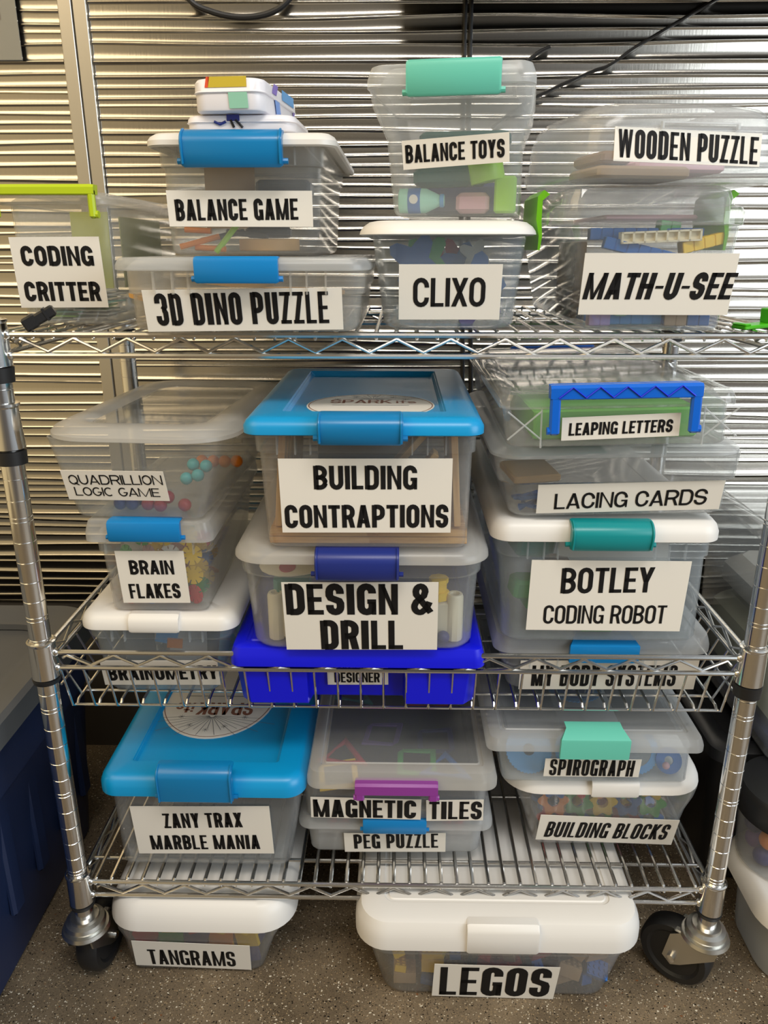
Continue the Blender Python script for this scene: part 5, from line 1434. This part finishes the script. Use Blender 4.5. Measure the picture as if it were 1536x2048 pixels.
def patch(parent, x0, x1, z0, z1, c, slant=0.0, side=False):
    m = MB()
    if side:
        m.add([(0.0372, x0, z0), (0.0372, x1, z0), (0.0372, x1 + slant, z1), (0.0372, x0 + slant, z1)], [(0, 1, 2, 3)])
    else:
        m.add([(x0, -0.0012, z0), (x1, -0.0012, z0), (x1 + slant, -0.0012, z1), (x0 + slant, -0.0012, z1)], [(0, 1, 2, 3)])
    m.build('colour_patch', PM[c], parent, smooth=0, label='%s printed patch' % c)
PM['gold'] = mat('gold_print', srgb('c9b135'), .4); PM['salmon'] = mat('salmon_print', srgb('d98a86'), .4); PM['sage'] = mat('sage_print', srgb('8cc3ac'), .4); PM['tomato'] = mat('tomato_print', srgb('e2542f'), .4); PM['violet'] = mat('violet_print', srgb('7a62bd'), .4); PM['periwinkle'] = mat('periwinkle_print', srgb('6d98de'), .4)
patch(t2, -0.019, 0.0205, 0.022, 0.0315, 'gold')
patch(t2, -0.0225, -0.019, 0.022, 0.0315, 'tomato', 0.002)
patch(t2, 0.002, 0.0215, 0.003, 0.0185, 'sage', -0.001)
patch(t2, 0.034, 0.052, 0.022, 0.032, 'violet', 0.008, True)
patch(t2, 0.050, 0.070, 0.003, 0.018, 'periwinkle', -0.006, True)
patch(t2, 0.122, 0.130, 0.003, 0.018, 'violet', 0.004, True)
patch(t2, 0.076, 0.130, 0.022, 0.032, 'lightblue', 0.0, True)

# small clips lying on the top shelf
m = MB()
T = Matrix.Translation((-0.381, 0.018, ZT + 0.0045)) @ Euler((0, -0.5, 0.35)).to_matrix().to_4x4()
m.box(-0.017, 0.017, -0.010, 0.010, 0.008, 0.020, T, bev=0.002)
m.box(-0.019, -0.004, -0.0115, 0.0115, 0.007, 0.022, T, bev=0.002)
m.box(0.006, 0.0085, -0.0112, 0.0112, 0.007, 0.0212, T)
tag(m.build('cable_clip', M['black']), 'black plastic clip lying on the front edge of the top shelf', 'clip')
m = MB()
T = Matrix.Translation((0.404, 0.05, ZT + 0.0042)) @ Euler((0, -0.06, 0.25)).to_matrix().to_4x4()
m.box(-0.026, 0.024, -0.012, 0.012, 0.0, 0.0045, T, bev=0.001)
m.box(0.008, 0.017, -0.010, 0.010, 0.004, 0.020, T, bev=0.001)
m.box(-0.026, -0.018, -0.012, 0.012, 0.004, 0.0065, T, bev=0.001)
tag(m.build('plastic_bracket', mat('bright_green_plastic', srgb('4fc516'), .35)), 'bright green plastic bracket lying at the right end of the top shelf', 'bracket')

# ---------------------------------------------------------------- things around the rack
def big_tote():
    root = empty('storage_tote', (-0.83, -0.28, 0)); tag(root, 'large navy storage tote with grey lid on the floor left of the rack', 'storage tote')
    W_, D_, H_ = 0.60, 0.645, 0.395
    ring = lambda z, i: rr(-W_/2 + i, W_/2 - i, i, D_ - i, z, 0.05, 8)
    MB().loft([ring(0, .032), ring(.006, .026), ring(.30, .006), ring(.305, 0.0), ring(H_, 0.0), ring(H_, .003), ring(.31, .003), ring(.30, .009), ring(.008, .03)]).build('tote_body', M['navy_tote'], root)
    m = MB()
    for k in range(6):
        y = 0.12 + k * 0.085
        m.box(W_/2 - 0.020, W_/2 - 0.0085, y, y + 0.03, 0.10, 0.30, bev=0.004)
    m.build('tote_ribs', M['navy_tote'], root)
    ring2 = lambda z, i: rr(-W_/2 - 0.012 + i, W_/2 + 0.012 - i, -0.012 + i, D_ + 0.012 - i, z, 0.055, 8)
    MB().loft([ring2(H_ - 0.012, .006), ring2(H_ - .014, 0), ring2(H_ + .018, 0.001), ring2(H_ + .024, .008), ring2(H_ + .022, .03), ring2(H_ + .014, .045), ring2(H_ + .014, .06), ring2(H_ + .004, .06), ring2(H_ + .002, .008)]).build('tote_lid', M['grey_lid'], root, label='grey lid')
big_tote()

def side_bin(name, loc, W_, D_, H_, lid_m, body_m, label, lid_h=0.03, r=0.04, over=0.015, kind='white'):
    root = empty(name, loc); tag(root, label, 'storage box')
    d = {'k': name, 'wb': W_ - 0.02, 'wt': W_, 'H': H_, 'ov': 0.01, 'dep': D_, 'lw': W_ + 2 * over, 'lh': lid_h, 'lip': over, 'lx': 0.0}
    body_mesh(d, r, 'plain').build('box_body', body_m, root)
    lid_mesh(d, r * 1.2, kind).build('lid', lid_m, root)
    return root
side_bin('storage_box', (0.690, -0.005, 0.0), 0.33, 0.155, 0.112, M['white_lid'], M['milky'], 'long clear box with white lid on the floor right of the rack', 0.032, r=0.05, kind='dome')
def round_tub():
    root = empty('round_tub', (0.582, 0.100, 0.1442)); tag(root, 'round clear tub of purple balls with black lid right of the rack', 'round tub')
    MB().lathe([(0.060, 0.0), (0.066, 0.002), (0.072, 0.088), (0.0705, 0.088), (0.0645, 0.0035), (0.001, 0.0035)], (0, 0, 0), 40).build('tub_body', M['clear'], root)
    MB().lathe([(0.0705, 0.084), (0.0765, 0.084), (0.0775, 0.120), (0.073, 0.127), (0.001, 0.127), (0.001, 0.118), (0.0705, 0.116)], (0, 0, 0), 40).build('tub_lid', M['black'], root, label='black lid')
    FRAME['tub'] = Matrix.Translation(root.location)
round_tub()
random.seed(2)
for i in range(14):
    c = ('navy', 'purple', 'navy', 'orange')[i % 4] if i > 3 else 'purple'
    o = KIT.get('toy_ball', c, lambda: MB().sphere((0, 0, 0), 0.0145), '%s ball in the round tub right of the rack' % c, 'toy ball', '%s balls in the tub' % c)
    put(o, 'tub', ((0.040 if i % 2 else 0.045) * math.cos(i * 0.9), (0.042) * math.sin(i * 0.9), 0.019 + 0.028 * (i // 7)))
def crate():
    root = empty('storage_crate', (0.740, 0.19, 0)); tag(root, 'black lidded crate on the floor behind the round tub', 'crate')
    W_, D_, H_ = 0.47, 0.33, 0.255
    ring = lambda z, i: rr(-W_/2 + i, W_/2 - i, i, D_ - i, z, 0.03, 6)
    MB().loft([ring(0, .02), ring(.005, .014), ring(H_, 0), ring(H_, .003), ring(.008, .02)]).build('crate_body', M['black'], root)
    MB().loft([ring(H_ - .01, -.001), ring(H_ - .01, -.008), ring(H_ + .010, -.008), ring(H_ + .0155, 0), ring(H_ + .0155, .02), ring(H_ + .008, .03), ring(H_ + .001, .03)]).build('crate_lid', M['black'], root)
crate()
side_bin('storage_box', (0.728, 0.150, 0.2725), 0.35, 0.32, 0.322, M['crystal'], M['crystal'], 'tall clear box on the black crate by the wall right of the rack', 0.016, r=0.016, over=0.008, kind='clip')
FRAME['tall'] = Matrix.Translation((0.728, 0.150, 0.2725))
o = MB().box(-0.158, 0.158, 0.010, 0.305, 0.004, 0.034, bev=0.006).build('flat_game_case', PM['navy']); tag(o, 'navy flat case on the floor of the tall clear box by the wall', 'case'); put(o, 'tall', (0, 0, 0))
o = MB().box(-0.05, 0.10, 0.003, 0.009, 0.012, 0.026, bev=0.002).build('toy_bar', PM['crimson']); tag(o, 'crimson bar in front of the navy flat case', 'toy bar'); put(o, 'tall', (-0.08, 0, 0.002))
o = MB().box(-0.160, 0.160, 0.012, 0.30, 0.036, 0.165, bev=0.02).build('packed_pouch', mat('pale_green_pouch', srgb('e2e3cc'), .6, bump=(30, .5))); tag(o, 'pale green stuffed pouch in the tall clear box by the wall', 'pouch'); put(o, 'tall', (0, 0, 0))
o = MB().box(-0.155, 0.155, 0.02, 0.29, 0.0, 0.07, bev=0.02).build('plastic_bag', mat('grey_plastic_bag', srgb('d0cdc4'), .3, bump=(60, .8))); tag(o, 'grey crinkled plastic bag on the pale green pouch', 'bag'); put(o, 'tall', (0, 0, 0.168))
o = MB().box(0.0, 0.034, 0.0, 0.012, 0.036, 0.066, bev=0.002).build('colour_block', PM['navy']); tag(o, 'navy block seen through the tall clear box', 'block'); put(o, 'tall', (-0.150, 0.004, 0.176))
o = MB().box(0.0, 0.034, 0.0, 0.012, 0.0, 0.034, bev=0.002).build('colour_block', mat('brick_red_plastic', srgb('b4533f'), .5)); tag(o, 'brick red block seen through the tall clear box', 'block'); put(o, 'tall', (-0.152, 0.004, 0.174))

# screen above, cables, hanging sleeve
root = empty('wall_screen', (0.62, 0.50, 1.36)); tag(root, 'black wall-mounted screen whose lower edge meets the top of the picture', 'screen')
MB().box(-0.62, 0.62, -0.035, 0.015, 0.0, 0.70, bev=0.006).build('screen_housing', M['black'], root)
MB().box(-0.60, 0.60, -0.0365, -0.0352, 0.02, 0.68).build('screen_glass', mat('dark_screen', (0.01, 0.01, 0.012), .08), root)
MB().box(-0.2, 0.2, 0.015, 0.04, 0.2, 0.5).build('wall_mount', M['zinc'], root)
WC = WY - 0.009
def cable(name, pts, r, label, flat=1.0):
    # smooth the path
    P = [Vector(p) for p in pts]; out = []
    for i in range(len(P) - 1):
        p0, p1, p2, p3 = P[max(i-1, 0)], P[i], P[i+1], P[min(i+2, len(P)-1)]
        for k in range(6):
            t = k / 6
            out.append(0.5 * ((2*p1) + (p2-p0)*t + (2*p0-5*p1+4*p2-p3)*t*t + (3*p1-p0-3*p2+p3)*t**3))
    out.append(P[-1])
    o = MB().tube(out, r, 10, flat=flat).build(name, M['black_rubber']); tag(o, label, 'cable')
y = WC - 0.003
cable('hanging_cable', [(0.1025, y, 1.42), (0.1035, y, 1.25), (0.108, y, 1.0), (0.116, y, 0.84), (0.120, y, 0.6), (0.12, y, 0.3), (0.12, y, 0.02)], 0.0032, 'left one of two black cables hanging down the metal wall')
cable('hanging_cable', [(0.1115, y, 1.42), (0.1125, y, 1.25), (0.120, y, 1.0), (0.131, y, 0.82), (0.136, y, 0.6), (0.137, y, 0.3), (0.137, y, 0.02)], 0.0034, 'right one of two black cables hanging down the metal wall')
cable('flat_cable', [(0.15, y, 1.19), (0.208, y, 1.229), (0.299, y, 1.268), (0.33, y, 1.278), (0.372, y, 1.305), (0.469, y, 1.358), (0.52, y, 1.385)], 0.0062, 'flat black cable running diagonally up to the screen', flat=0.45)
cable('cable_end', [(0.19, y, 1.275), (0.216, y, 1.295), (0.236, y, 1.304)], 0.0052, 'short black cable end poking out above the mint latched box', flat=0.6)
cable('looped_cable', [(-0.36, y, 1.43), (-0.325, y, 1.372), (-0.29, y, 1.354), (-0.245, y, 1.3465), (-0.20, y, 1.352), (-0.168, y, 1.372), (-0.14, y, 1.42)], 0.0045, 'black cable loop hanging at the top of the metal wall')

root = empty('plastic_sleeve', (-0.640, WC, 1.29)); tag(root, 'printed sheet in a clear plastic sleeve hanging on the wall at top left', 'sleeve')
MB().box(-0.10, 0.043, -0.0012, 0.0, 0.0, 0.25).build('printed_sheet', mat('sheet_beige', srgb('b5ab98'), .35), root)
MB().box(-0.06, 0.018, -0.0016, -0.0012, 0.055, 0.2).build('printed_picture', mat('picture_brown', srgb('8d7b66'), .4), root)
MB().box(-0.102, 0.0445, -0.003, -0.0022, -0.002, 0.25).build('sleeve_film', M['film'], root)
